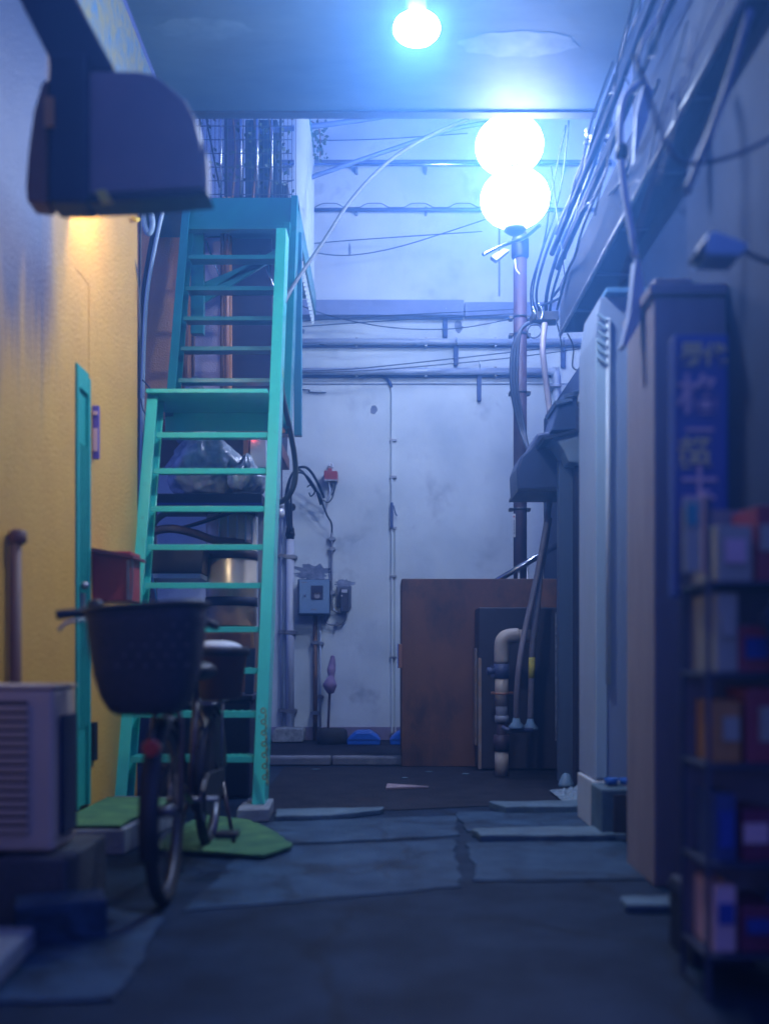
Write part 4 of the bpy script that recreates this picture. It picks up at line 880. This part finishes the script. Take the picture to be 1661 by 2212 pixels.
# crumpled plastic sheet on ground
random.seed(4)
m=MB(); base=W(1250,1710,6.2); n=12
vs_=[]; 
for i in range(n):
    for j in range(n):
        x=base.x-.12+.32*i/(n-1); y=5.85+.75*j/(n-1); vs_.append(Vector((x,y,.02+.12*abs(math.sin(i*1.3+j*.7))*random.uniform(.3,1)*(i/n))))
m.add(vs_,[(i*n+j,(i+1)*n+j,(i+1)*n+j+1,i*n+j+1) for i in range(n-1) for j in range(n-1)])
tag(m.build('plastic_sheet', mat('clear_sheet',(.30,.40,.50),.25,spec=.8)),'crumpled translucent plastic sheet on the ground by the locker','sheet')
# cone-like white thing at (1222,1660)
m=MB(); m.lathe(Vector((W(1222,0,6.9).x,6.9,0.006)),[(.06,0),(.055,.02),(.04,.05),(.03,.08),(.012,.09)],7); tag(m.build('cone_weight', metercab),'small blue grey cone shaped weight at the foot of the dark recess','weight')

# mid-right cluster
t=thing('vent_hood','dark funnel shaped vent hood jutting out above the enclosure','vent hood',W(1165,1060,7.3))
m=MB(); m.pprism([(1118,1060),(1116,1010),(1125,985),(1145,965),(1160,935),(1195,930),(1215,965),(1222,1000),(1215,1058)],7.3,7.75); m.build('body', mat('hood_navy',(.04,.06,.14),.45), t, bevel=.02)
m=MB(); m.pbox(1118,1055,1235,1061,7.28,7.8); m.build('rim', black, t)
t=thing('outdoor_box','pale grey wall box with a slanted top right of the vent hood','box',W(1235,1000,7.0))
m=MB(); m.pprism([(1186,945),(1282,922),(1282,1004),(1228,998),(1218,975),(1205,955)],7.0,7.3); m.build('body', mat('box_grey',(.26,.33,.40),.5,stain=(.14,.16,.22),sscale=5,sthr=.62), t, bevel=.012)
m=MB(); m.pprism([(1172,944),(1284,918),(1284,923),(1176,950)],6.96,7.34); m.build('lid', navyd, t)
t=thing('tiled_roof','small dark tiled roof over the right hand recess','roof',W(1230,930,7.2))
m=MB(); m.pprism([(1190,930),(1205,870),(1225,855),(1285,860),(1285,925)],7.2,7.6); m.build('body', mat('roof_navy',(.05,.08,.18),.5), t, bevel=.01)
for k,(u,v) in enumerate([(1198,866),(1215,852),(1236,845)]):
    m=MB(); m.pprism([(u,v),(u+36,v-7),(u+38,v-1),(u+3,v+8)],7.15,7.6); m.build('tile', mat('tile_blue_grey',(.16,.22,.34),.6), t)
t=thing('dome_lamp','unlit round metal dome lamp next to the tall locker top','lamp',W(1268,870,6.3))
m=MB(); m.lathe(W(1270,850,6.3),[(px(24,6.3),-.06),(px(22,6.3),-.02),(px(16,6.3),.03),(px(6,6.3),.07)],20); m.build('shade', white, t)
m=MB(); m.ball(W(1272,858,6.28),.04,.04,.04,14,10); m.build('bulb', white, t)
m=MB(); m.ptube([(1270,838,6.3),(1268,790,6.3),(1268,740,6.3)],4,seg=8); m.build('stem', dullsteel, t)
# insulators cluster & cables upper right
t=thing('insulator_rack','rack of pale ceramic insulators high beside the ceiling edge','insulators',W(1300,330,6.9))
m=MB(); m.pbox(1296,250,1300,345,6.9,6.95); m.pbox(1262,300,1320,306,6.9,6.95); m.build('frame', navy, t)
for (u,v) in [(1282,300),(1292,280),(1284,325),(1310,270),(1300,318),(1272,285)]:
    m=MB(); m.lathe(W(u,v,6.85),[(.02,-.03),(.032,-.015),(.02,0),(.032,.015),(.02,.03)],12); m.build('insulator', white, t)
m=MB(); m.pbox(1302,258,1322,290,6.84,6.9); m.build('box', white, t)
tr=thing('bundle','thick bundle of dark cables climbing from the pole to the ceiling','cable bundle',W(1180,700,8))
bun=[[(1165,690,8.2),(1150,640,8.1),(1165,560,7.9),(1195,470,7.6),(1215,380,7.3),(1228,260,7.0)],
     [(1172,690,8.2),(1158,640,8.1),(1172,570,7.9),(1205,480,7.6),(1250,400,7.2),(1290,300,6.6),(1330,160,5.8),(1360,40,5.2)],
     [(1180,700,8.2),(1180,640,8.0),(1200,560,7.7),(1235,470,7.2),(1275,370,6.8),(1310,250,6.3),(1345,100,5.6),(1370,-20,5.2)],
     [(1186,700,8.2),(1192,640,8.0),(1215,560,7.6),(1245,460,7.2),(1285,350,6.8),(1325,220,6.2),(1352,90,5.6)],
     [(1150,680,8.2),(1147,620,8.1),(1175,520,7.8),(1190,420,7.5),(1222,270,7.2)],
     [(1195,640,8.0),(1225,600,7.6),(1262,560,7.2)],[(1170,660,8.1),(1215,640,7.7),(1250,600,7.3)]]
for i,b in enumerate(bun):
    m=MB(); m.ptube(b,[2,3,4,3,2,3,3][i],seg=8); m.build('cable', cablem, tr)
m=MB(); m.ptube([(1162,655,7.9),(1172,672,7.9),(1168,690,7.9)],2,seg=6); m.ptube([(1150,662,7.9),(1160,690,7.9)],2,seg=6); m.build('bare_wire', steel, tr)
m=MB(); m.pbox(1150,672,1206,690,7.95,8.1); m.build('splice_box', black, tr)
m=MB(); m.torus(W(1154,715,7.95),.055,.006,Vector((.3,1,0)),24,6); m.build('loop', cablem, tr)
for i,(off,lab) in enumerate([(0,'outermost dark cable bulging left round the utility pole'),(6,'middle dark cable bulging left round the utility pole'),(12,'inner dark cable hugging the utility pole')]):
    wire(lab,[(1165-off*.3,690,8.3),(1128,708,8.25),(1106+off,760,8.25),(1105+off,840,8.25),(1116+off,900,8.25),(1128+off*.6,945,8.2),(1142,975,8.0)],4,cablem,'power_cable','dark cables wrapped round the utility pole')
for lab,pts in [('thin wire loop hanging below the awning end',[(1225,720,7.0),(1238,750,7.0),(1236,790,7.0),(1246,800,7.0)]),
  ('thin wire hanging from the awning corner',[(1200,690,7.3),(1208,720,7.3),(1215,760,7.3)]),
  ('curved thin wire left of the awning near the lamps',[(1285,350,7),(1260,400,7),(1235,500,7.1),(1220,560,7.2)]),
  ('thin wire hanging straight among the cable bundle',[(1190,360,7.4),(1205,480,7.4),(1220,600,7.4)])]:
    wire(lab,pts,1.6,cablem,'cable','thin wires round the awning')
t=thing('beam_bundle','thick dark duct of taped cables following the awning edge','cable bundle',W(1300,560,5.5))
for i,(x,zz_) in enumerate([(1.20,3.66),(1.16,3.76),(1.24,3.80),(1.19,3.90)]):
    m=MB(); m.tube([(x,6.9,zz_-.06),(x+.03,5.5,zz_+.02),(x-.01,4.2,zz_-.03),(x+.04,3.4,zz_+.05)],.020 if i<2 else .014,seg=8); m.build('cable', mat('cable_navy',(.015,.03,.09),.6), t)
# cables higher right (faint)
for i,(a_,b_) in enumerate([((1450,200),(1340,620)),((1500,60),(1420,400)),((1620,20),(1480,420)),((1560,0),(1380,330))]):
    wire(['faint drooping cable over the dark awning near the bent pipe','faint cable across the upper right darkness, second from left','thick faint cable in the far upper right','faint cable crossing the upper right corner'][i],
      [(a_[0],a_[1],2.9),((a_[0]+b_[0])/2+8,(a_[1]+b_[1])/2,3.0),(b_[0],b_[1],3.1)],3 if i!=2 else 8,mat('cable_blue',(.10,.15,.28),.5),'cable','cables in the upper right darkness')
m=MB(); m.ptube([(1370,120,3.0),(1450,330,3.0),(1520,350,3.0),(1600,330,3.0),(1680,290,3.0)],5,seg=8); tag(m.build('cable', mat('cable_navy',(.015,.03,.09),.6)),'thick cable sagging across the upper right darkness','cable')
random.seed(31)
ORD=['nearest','second nearest','third','fourth','fifth','sixth','seventh','eighth','ninth','third last','second last','farthest']
for k in range(12):
    y_=3.7+k*.17; L_=random.uniform(.7,1.6); x_=random.uniform(1.10,1.21); z_=random.uniform(3.25,4.15); sg_=random.uniform(.05,.3)
    m=MB(); m.tube([(x_,y_,z_),(x_-.02,y_+L_*.3,z_-sg_*.7),(x_,y_+L_*.55,z_-sg_),(x_+.02,y_+L_*.8,z_-sg_*.6),(x_+.01,y_+L_,z_+random.uniform(-.2,.1))],random.choice((.004,.006,.009)),seg=6)
    tag(m.build('cable', cablem),f'thin dark cable hanging in the awning tangle, {ORD[k]} one counted from the camera','cable','tangled thin cables along the awning')
# pale panel standing in for a patch of reflected light
t=thing('reflection_panel','pale panel painted as a light reflection above the vertical sign','glint',W(1570,550,2.9))
m=MB(); m.pprism([(1528,505),(1545,497),(1605,520),(1618,530),(1600,552),(1524,550)],2.9,3.02); m.build('facet', mat('reflection_cyan',(.30,.50,.62),.4), t, bevel=.006)
m=MB(); m.pprism([(1500,548),(1525,512),(1523,552)],2.92,3.0); m.build('flange', navy, t)
m=MB(); m.ptube([(1600,540,2.95),(1640,560,3.0),(1700,580,3.05)],5,seg=8); m.build('arm', navy, t)  # dark bar belonging to the reflection stand-in

# vertical sign
ys=3.0
sg=thing('shop_sign','vertical blue framed shop sign with yellow and pink characters','sign',W(1515,1290,ys))
m=MB(); m.pbox(1456,722,1572,1290,ys,ys+.07); m.build('panel', signblue, sg, bevel=.006)
m=MB(); m.pbox(1466,735,1562,1275,ys-.008,ys-.001); m.build('face', mat('sign_face',(.07,.09,.38),.5), sg)
def text(s, u, v, hpx, y, mm, parent, sx=1.0):
    cu=bpy.data.curves.new('characters','FONT'); cu.body=s; cu.size=px(hpx,y)*1.05; cu.align_x='CENTER'; cu.align_y='CENTER'; cu.extrude=.002; cu.offset=.0016
    to=bpy.data.objects.new('tmp',cu); COL.objects.link(to)
    dg=bpy.context.evaluated_depsgraph_get(); me=bpy.data.meshes.new_from_object(to.evaluated_get(dg))
    bpy.data.objects.remove(to)
    p=W(u,v,y); o0=ORG[parent.name]
    xs=[q.co.x for q in me.vertices]; zs=[q.co.y for q in me.vertices]
    if not xs: return
    mx=(max(xs)+min(xs))/2; mz=(max(zs)+min(zs))/2
    for q in me.vertices: x,yv,z=q.co; q.co=Vector(((x-mx)*sx+p.x,p.y-z,(yv-mz)+p.z))-o0
    me.materials.clear(); me.materials.append(mm)
    o=bpy.data.objects.new('characters',me); COL.objects.link(o); o.parent=parent; ORG[o.name]=o0
for s_,u,v,h_,mm in [('男',1492,765,52,signyel),('代',1542,765,48,signyel),('格',1508,850,88,signpink),('一',1510,928,60,signpink),('超',1500,978,70,signyel),('士',1510,1042,78,signpink)]:
    text(s_,u,v,h_,ys-.012,mm,sg)
# display rack with goods
rk=thing('display_rack','crowded dark display rack of small goods at the right edge','display rack',W(1580,1900,2.7))
yr=2.6
m=MB()
for a in (.84,1.26): m.box(a,yr,0.0,a+.012,yr+.012,1.32); m.box(a,yr+.22,0.0,a+.012,yr+.232,1.32)
m.build('frame', mat('rack_frame',(.05,.06,.12),.5), rk)
a=.84
for z in (.12,.36,.62,.86,1.10):
    m=MB(); m.box(a+.0,yr,z-.012,1.272,yr+.235,z); m.build('shelf', mat('shelf_navy',(.04,.05,.10),.5), rk, bevel=.003)
m=MB(); m.box(a+.014,yr+.236,.1,1.272,yr+.242,1.32); m.build('back_panel', colbrown, rk)
random.seed(21)
cols=[redbox,redbox,cream,tealobj,signpink,white,mat('goods_navy',(.05,.08,.25),.5),mat('goods_brown',(.25,.14,.10),.5),orange,mat('goods_wine',(.22,.03,.10),.5)]
names={id(redbox):'red',id(cream):'cream',id(tealobj):'teal',id(signpink):'pink',id(white):'white',id(orange):'orange'}
rows={.12:'bottom',.36:'second lowest',.62:'middle',.86:'second highest',1.10:'top'}
cnt={}
ordn=['first','second','third','fourth','fifth','sixth','seventh','eighth']
for z in (.12,.36,.62,.86,1.10):
    x=a+.03; k=0
    while x<1.22:
        w_=random.uniform(.05,.10); h_=random.uniform(.12,.20); mm=random.choice(cols)
        if z==.86 and k==0: mm=cream; h_=.21
        if z==.86 and k in (1,2): mm=redbox
        if z==.62 and k in (1,3): mm=redbox
        if z in (1.10,.62) and k==1: mm=redbox; w_=.11; h_=.20
        cn=names.get(id(mm),{'goods_navy':'navy','goods_brown':'brown','goods_wine':'wine coloured'}.get(mm.name,'plain'))
        if k%4==3:
            t=thing('goods_pouch',f'{cn} pouch, {ordn[k]} item from the left on the {rows[z]} rack shelf','pouch',(x+w_/2,yr+.12,z),'goods on the display rack')
            st_=random.getstate(); bagmesh(Vector((x+w_/2,yr+.12,z+h_*.38)),w_*.5,.07,h_*.5,k+int(z*50)).build('pouch', mm, t); random.setstate(st_)
            m=MB(); m.box(x+w_*.3,yr+.03,z+h_*.3,x+w_*.7,yr+.04,z+h_*.5); m.build('label_patch', random.choice((cream,signpink,tealobj)), t)
        elif k%4==2:
            m=MB(); m.lathe(Vector((x+w_/2,yr+.12,z+.001)),[(w_*.42,0),(w_*.45,.01),(w_*.45,h_*.65),(w_*.18,h_*.8),(w_*.18,h_),(w_*.1,h_)],16); nm='bottle'
            t=thing('bottle',f'{cn} bottle, {ordn[k]} item from the left on the {rows[z]} rack shelf','bottle',(x+w_/2,yr+.12,z),'goods on the display rack'); m.build('body', mm, t)
            m=MB(); m.lathe(Vector((x+w_/2,yr+.12,z+h_+.002)),[(w_*.2,0),(w_*.2,.015)],12); m.build('cap', white if mm is not white else redbox, t)
        else:
            t=thing('goods_box',f'{cn} carton, {ordn[k]} item from the left on the {rows[z]} rack shelf','carton',(x+w_/2,yr+.1,z),'goods on the display rack')
            m=MB(); m.box(x,yr+.03,z+.001,x+w_,yr+.20,z+h_,Matrix.Rotation(R(random.uniform(-7,7)),3,'Z')); m.build('carton', mm, t, bevel=.003)
            m=MB(); m.box(x+w_*random.uniform(.1,.4),yr+.018,z+h_*random.uniform(.2,.5),x+w_*.85,yr+.029,z+h_*.75); m.build('printed_panel', random.choice((cream,signblue,redbox,signpink)), t)
        x+=w_+random.choice((.006,.012,.012,.04)); k+=1
        if k>7: break
# cardboard strips hanging in front of sign bottom
for (u0,v0,u1,v1,mm,l) in [(1478,1075,1512,1235,cream,'tall cream leaflet hanging at the front left of the rack'),(1518,1060,1532,1240,signpink,'narrow pink leaflet hanging beside the cream one')]:
    m=MB(); m.pbox(u0,v0,u1,v1,2.62,2.635); t=thing('leaflet',l,'leaflet',W((u0+u1)/2,v1,2.62)); m.build('card', mm, t)
    m=MB(); m.pbox(u0+5,v0+12,u1-5,v0+60,2.612,2.618); m.build('picture', tealobj if mm is cream else cream, t)
# cloth / bag at very right
m=MB(); m=bagmesh(Vector((1.02,2.45,1.0)),.07,.10,.11,31); 
tag(m.build('cloth_bag', navy),'dark cloth bag bulging from the rack at the right edge','bag')
random.seed(5)
# crates under rack
for i,(x,y,z,l) in enumerate([(.98,3.0,0,'dark crate on the ground left of the display rack'),(1.12,2.35,0,'dark crate on the ground in the near right corner')]):
    t=thing('crate',l,'crate',(x,y,z),'dark crates by the display rack'); m=MB(); m.box(x-.09,y-.12,z+.001,x+.09,y+.12,z+.22); m.build('body', navyd, t, bevel=.008)
    m=MB(); m.box(x-.095,y-.125,z+.17,x+.095,y+.125,z+.20); m.build('rim', navy, t)

# ================================================================== BICYCLE
bk=thing('bicycle','dark city bicycle with a big woven front basket parked by the stairs','bicycle',(-.82,4.2,0))
fr_ = mat('spoke_grey',(.12,.13,.17),.4,.6)
def wheel(c, yaw, nm='wheel'):
    ax=Matrix.Rotation(yaw,3,'Z')@Vector((1,0,0)); c=Vector(c)
    m=MB(); m.torus(c,.31,.024,ax,48,10); wo=m.build('wheel', rubber, bk)
    m=MB(); m.torus(c,.285,.011,ax,48,8); m.build('rim', fr_, wo)
    m=MB(); m.tube([c-ax*.045,c+ax*.045],.022,seg=12,smooth_path=False); m.build('hub', fr_, wo)
    up=Vector((0,0,1)); fw=ax.cross(up); m=MB()
    for k in range(28):
        an=2*math.pi*k/28; d=up*math.cos(an)+fw*math.sin(an); m.tube([c+ax*(.035 if k%2 else -.035)+d*.02,c+d*.28],.0016,seg=4,smooth_path=False,cap=False)
    m.build('spokes', fr_, wo)
    # mudguard
    m=MB(); pts=[]
    vs=[];n=20
    for k in range(n+1):
        an=R(-20)+k*R(190)/n; d=up*math.sin(an)+fw*math.cos(an)
        for q in (-.034,-.02,0,.02,.034): vs.append(c+ax*q+d*(.352-(abs(q)**2)*9))
    for k in range(n+1):
        an=R(-20)+k*R(190)/n; d=up*math.sin(an)+fw*math.cos(an)
        for q in (-.034,-.02,0,.02,.034): vs.append(c+ax*q+d*(.349-(abs(q)**2)*9))
    N=(n+1)*5; fs=[(k*5+q,k*5+q+1,(k+1)*5+q+1,(k+1)*5+q) for k in range(n) for q in range(4)]
    fs+=[tuple(N+i for i in f) for f in fs]+[(k*5,(k+1)*5,N+(k+1)*5,N+k*5) for k in range(n)]+[(k*5+4,(k+1)*5+4,N+(k+1)*5+4,N+k*5+4) for k in range(n)]
    m.add(vs,fs,True); m.build('mudguard', black, bk)
    return ax
FW=Vector((-.80,3.64,.335)); RW=Vector((-.84,4.76,.335))
axf=wheel(FW,R(3)); wheel(RW,R(2))
fr=mat('bike_frame',(.04,.02,.03),.3,coat=.5)
for s_ in (-1,1):
    m=MB(); n=18; pts_=[Vector((RW.x+s_*.04,RW.y+.27*math.cos(a*math.pi/n),RW.z+.02+.27*math.sin(a*math.pi/n))) for a in range(n+1)]
    m.prism(pts_,(s_*.004,0,0)); m.build('dress_guard', black, bk)
m=MB(); m.prism([Vector((-.775,4.20,.25)),Vector((-.775,4.30,.22)),Vector((-.785,4.78,.30)),Vector((-.785,4.78,.37)),Vector((-.775,4.30,.40)),Vector((-.775,4.18,.34))],(.02,0,0)); m.build('chain_case', black, bk, bevel=.004)
HT=Vector((-.83,3.86,.86)); HB=Vector((-.825,3.80,.70)); BB=Vector((-.83,4.26,.29)); ST=Vector((-.835,4.42,.74))
m=MB(); m.tube([HB,Vector((-.83,4.0,.42)),BB],.019,seg=10); m.tube([BB,ST],.016,seg=10,smooth_path=False); m.tube([HB,HT],.02,seg=10,smooth_path=False)
for s in (-1,1):
    m.tube([BB+Vector((s*.03,0,0)),RW+Vector((s*.05,0,0))],.010,seg=8,smooth_path=False); m.tube([ST-Vector((0,0,.05)),RW+Vector((s*.05,0,0))],.008,seg=8,smooth_path=False)
m.build('frame', fr, bk)
m=MB()
for s in (-1,1): m.tube([HB-Vector((0,0,.01)),HB+axf*.05*s+Vector((0,-.02,-.04)),FW+axf*.05*s],.011,seg=8)
m.build('fork', fr, bk)
m=MB(); m.ball(ST+Vector((0,.03,.10)),.09,.13,.045,18,10); m.tube([ST,ST+Vector((0,0,.07))],.013,seg=8,smooth_path=False); m.build('saddle', black, bk)
SC=Vector((-.90,3.80,1.02))
m=MB(); m.tube([W(205,1322,3.68),W(240,1318,3.72),W(262,1330,3.78),SC+Vector((.0,0,0)),Vector((-.80,3.92,1.05)),Vector((-.72,4.02,1.04)),Vector((-.70,4.12,1.03))],.011,seg=10); m.tube([HT,SC],.013,seg=8,smooth_path=False); m.build('handlebar', steel, bk)
m=MB(); m.tube([W(122,1329,3.6),W(160,1325,3.62),W(215,1322,3.68)],.017,seg=12); m.build('grip', black, bk)
m=MB(); m.tube([Vector((-.72,4.02,1.04)),Vector((-.70,4.14,1.03))],.017,seg=12,smooth_path=False); m.build('grip', black, bk)
m=MB(); m.tube([W(215,1338,3.66),W(175,1340,3.58),W(145,1345,3.55),W(128,1362,3.53)],.006,seg=8); m.build('brake_lever', dullsteel, bk)
m=MB(); m.ball(W(207,1308,3.66),.030,.028,.024,16,10); m.pbox(190,1312,228,1330,3.66,3.70); m.build('bell', black, bk)
# basket (woven)
def basket():
    m=MB(); top=[];rows_=7; prof=[(0,0,0),(.10,.0,0)]
    cx_,cy=-.835,3.52
    levels=[(.700,.10,.10),(.712,.125,.115),(.76,.155,.13),(.84,.178,.145),(.92,.190,.155),(1.0,.198,.162),(1.055,.203,.168)]
    seg=36; vs=[]
    for (z,a,b) in levels:
        for k in range(seg):
            an=2*math.pi*k/seg; cx1=abs(math.cos(an))**.6*math.copysign(1,math.cos(an)); sy1=abs(math.sin(an))**.6*math.copysign(1,math.sin(an))
            vs.append(Vector((cx_+a*cx1,cy+b*sy1,z+ (cx1*.5+.5)*.03*(z-.7)/.35)))
    fs=[(i*seg+k,i*seg+(k+1)%seg,(i+1)*seg+(k+1)%seg,(i+1)*seg+k) for i in range(len(levels)-1) for k in range(seg)]
    fs.append(tuple(range(seg))[::-1])
    m.add(vs,fs,True); return m,vs,seg
m,vs_,seg=basket(); bo=m.build('basket', mat('basket_dark',(.022,.020,.036),.55,c2=(.05,.045,.07),nscale=60,amt=1,bump=.8,bscale=120), bk)
sd=bo.modifiers.new('solid','SOLIDIFY'); sd.thickness=.008
m=MB(); rim=[vs_[6*seg+k]+Vector((0,0,.004)) for k in range(seg)]; m.tube(rim+[rim[0]],.011,seg=8,smooth_path=False); m.build('rim', black, bo)
m=MB()
for r_ in range(5):
    for k in range(7):
        u=225+k*30+(15 if r_%2 else 0); v=1350+r_*22
        if u<420: m.ball(W(u,v,3.365+ (abs(u-318)/110)**4*.05),.006,.004,.006,8,6)
m.build('studs', mat('stud_grey',(.12,.11,.16),.5), bo)
m=MB(); m.ball(W(420,1318,3.5),.035,.05,.03,14,10); m.ball(W(395,1330,3.5),.06,.08,.03,14,10); m.build('cover_knot', black, bo)
# lamp / reflector
m=MB(); m.lathe(Vector((W(325,1617,3.30).x,3.30,W(325,1617,3.3).z)),[(.024,0),(.03,.012),(.03,.03)],16,'y'); m.build('reflector', mat('reflector_red',(.55,.02,.02),.3,coat=.6), bk)
m=MB(); m.tube([Vector((W(325,0,3.33).x,3.33,.585)),Vector((-.81,3.52,.68))],.006,seg=6,smooth_path=False); m.build('reflector_stay', dullsteel, bk)
m=MB()
for v in (1655,1680,1700,1722): c=W(338+ (v-1655)*.06,v,3.45); m.ball(c,.006,.005,.007,8,6)
m.build('chrome_bolts', steel, bk)
# rear carrier with box
m=MB()
for s in (-1,1): m.tube([Vector((-.83+s*.06,4.45,.69)),Vector((-.84+s*.06,5.0,.69)),],.006,seg=6,smooth_path=False); m.tube([Vector((-.84+s*.06,4.8,.69)),RW+Vector((s*.06,0,0))],.006,seg=6,smooth_path=False)
m.box(-.90,4.5,.684,-.77,4.52,.698); m.box(-.90,4.9,.684,-.77,4.92,.698); m.build('rear_carrier', dullsteel, bk)
m=MB(); m.tube([BB+Vector((-.10,0,0)),BB+Vector((.12,0,0))],.014,seg=8,smooth_path=False); m.tube([BB+Vector((.11,0,0)),BB+Vector((.12,-.10,-.13))],.010,seg=6,smooth_path=False); m.tube([BB+Vector((-.09,0,0)),BB+Vector((-.1,.10,.13))],.010,seg=6,smooth_path=False); m.lathe(BB+Vector((.06,0,0)),[(.09,0),(.09,.004)],24,'x'); m.build('crank', dullsteel, bk)
for s,o_ in ((1,Vector((.13,-.10,-.13))),(-1,Vector((-.20,.10,.13)))):
    m=MB(); c=BB+o_; m.box(c.x,c.y-.045,c.z-.012,c.x+.09,c.y+.045,c.z+.012); m.build('pedal', black, bk, bevel=.004)
m=MB(); m.tube([RW+Vector((.06,0,0)),Vector((-.70,4.66,.012))],.010,seg=8,smooth_path=False); m.tube([RW+Vector((-.06,0,0)),Vector((-.98,4.66,.012))],.010,seg=8,smooth_path=False); m.tube([Vector((-.98,4.66,.012)),Vector((-.70,4.66,.012))],.010,seg=8,smooth_path=False); m.build('stand', fr, bk)
rb2=thing('carrier_box','dark brown carrier box with white contents on the bicycle rear rack','box',(-.80,4.7,.70))
y=4.55; a=W(418,1400,y); b=W(510,1400,y)
m=MB(); n=24; z0=.702; z1=a.z; cxx=(a.x+b.x)/2
m.lathe(Vector((cxx,4.70,0)),[(.09,z0),(.10,z0+.01),(.125,z1-.03),(.13,z1)],28); m.build('body', mat('box_brown',(.09,.035,.035),.5), rb2)
m=MB(); m.lathe(Vector((cxx,4.70,0)),[(.132,z1-.035),(.138,z1-.03),(.138,z1+.002),(.13,z1+.004)],28); m.build('rim', black, rb2)
m=MB(); m.ball(Vector((cxx-.01,4.70,z1+.004)),.115,.115,.035,20,10); m.build('white_cloth', white, rb2)

# ================================================================== HAZE, added to imitate lens glow round the lamps
m=MB(); m.box(-7.5,-5,-1.3,7.5,14.5,13.8)
hz=bpy.data.materials.new('glow_haze'); hz.use_nodes=True; n_=hz.node_tree.nodes; n_.remove(n_['Principled BSDF'])
pv_=n_.new('ShaderNodeVolumePrincipled'); pv_.inputs['Color'].default_value=(.13,.39,1,1); pv_.inputs['Density'].default_value=GLOW_HAZE_D; pv_.inputs['Anisotropy'].default_value=.72
hz.node_tree.links.new(pv_.outputs[0],n_['Material Output'].inputs['Volume'])
ho=m.build('added_haze', hz, kind='stuff')
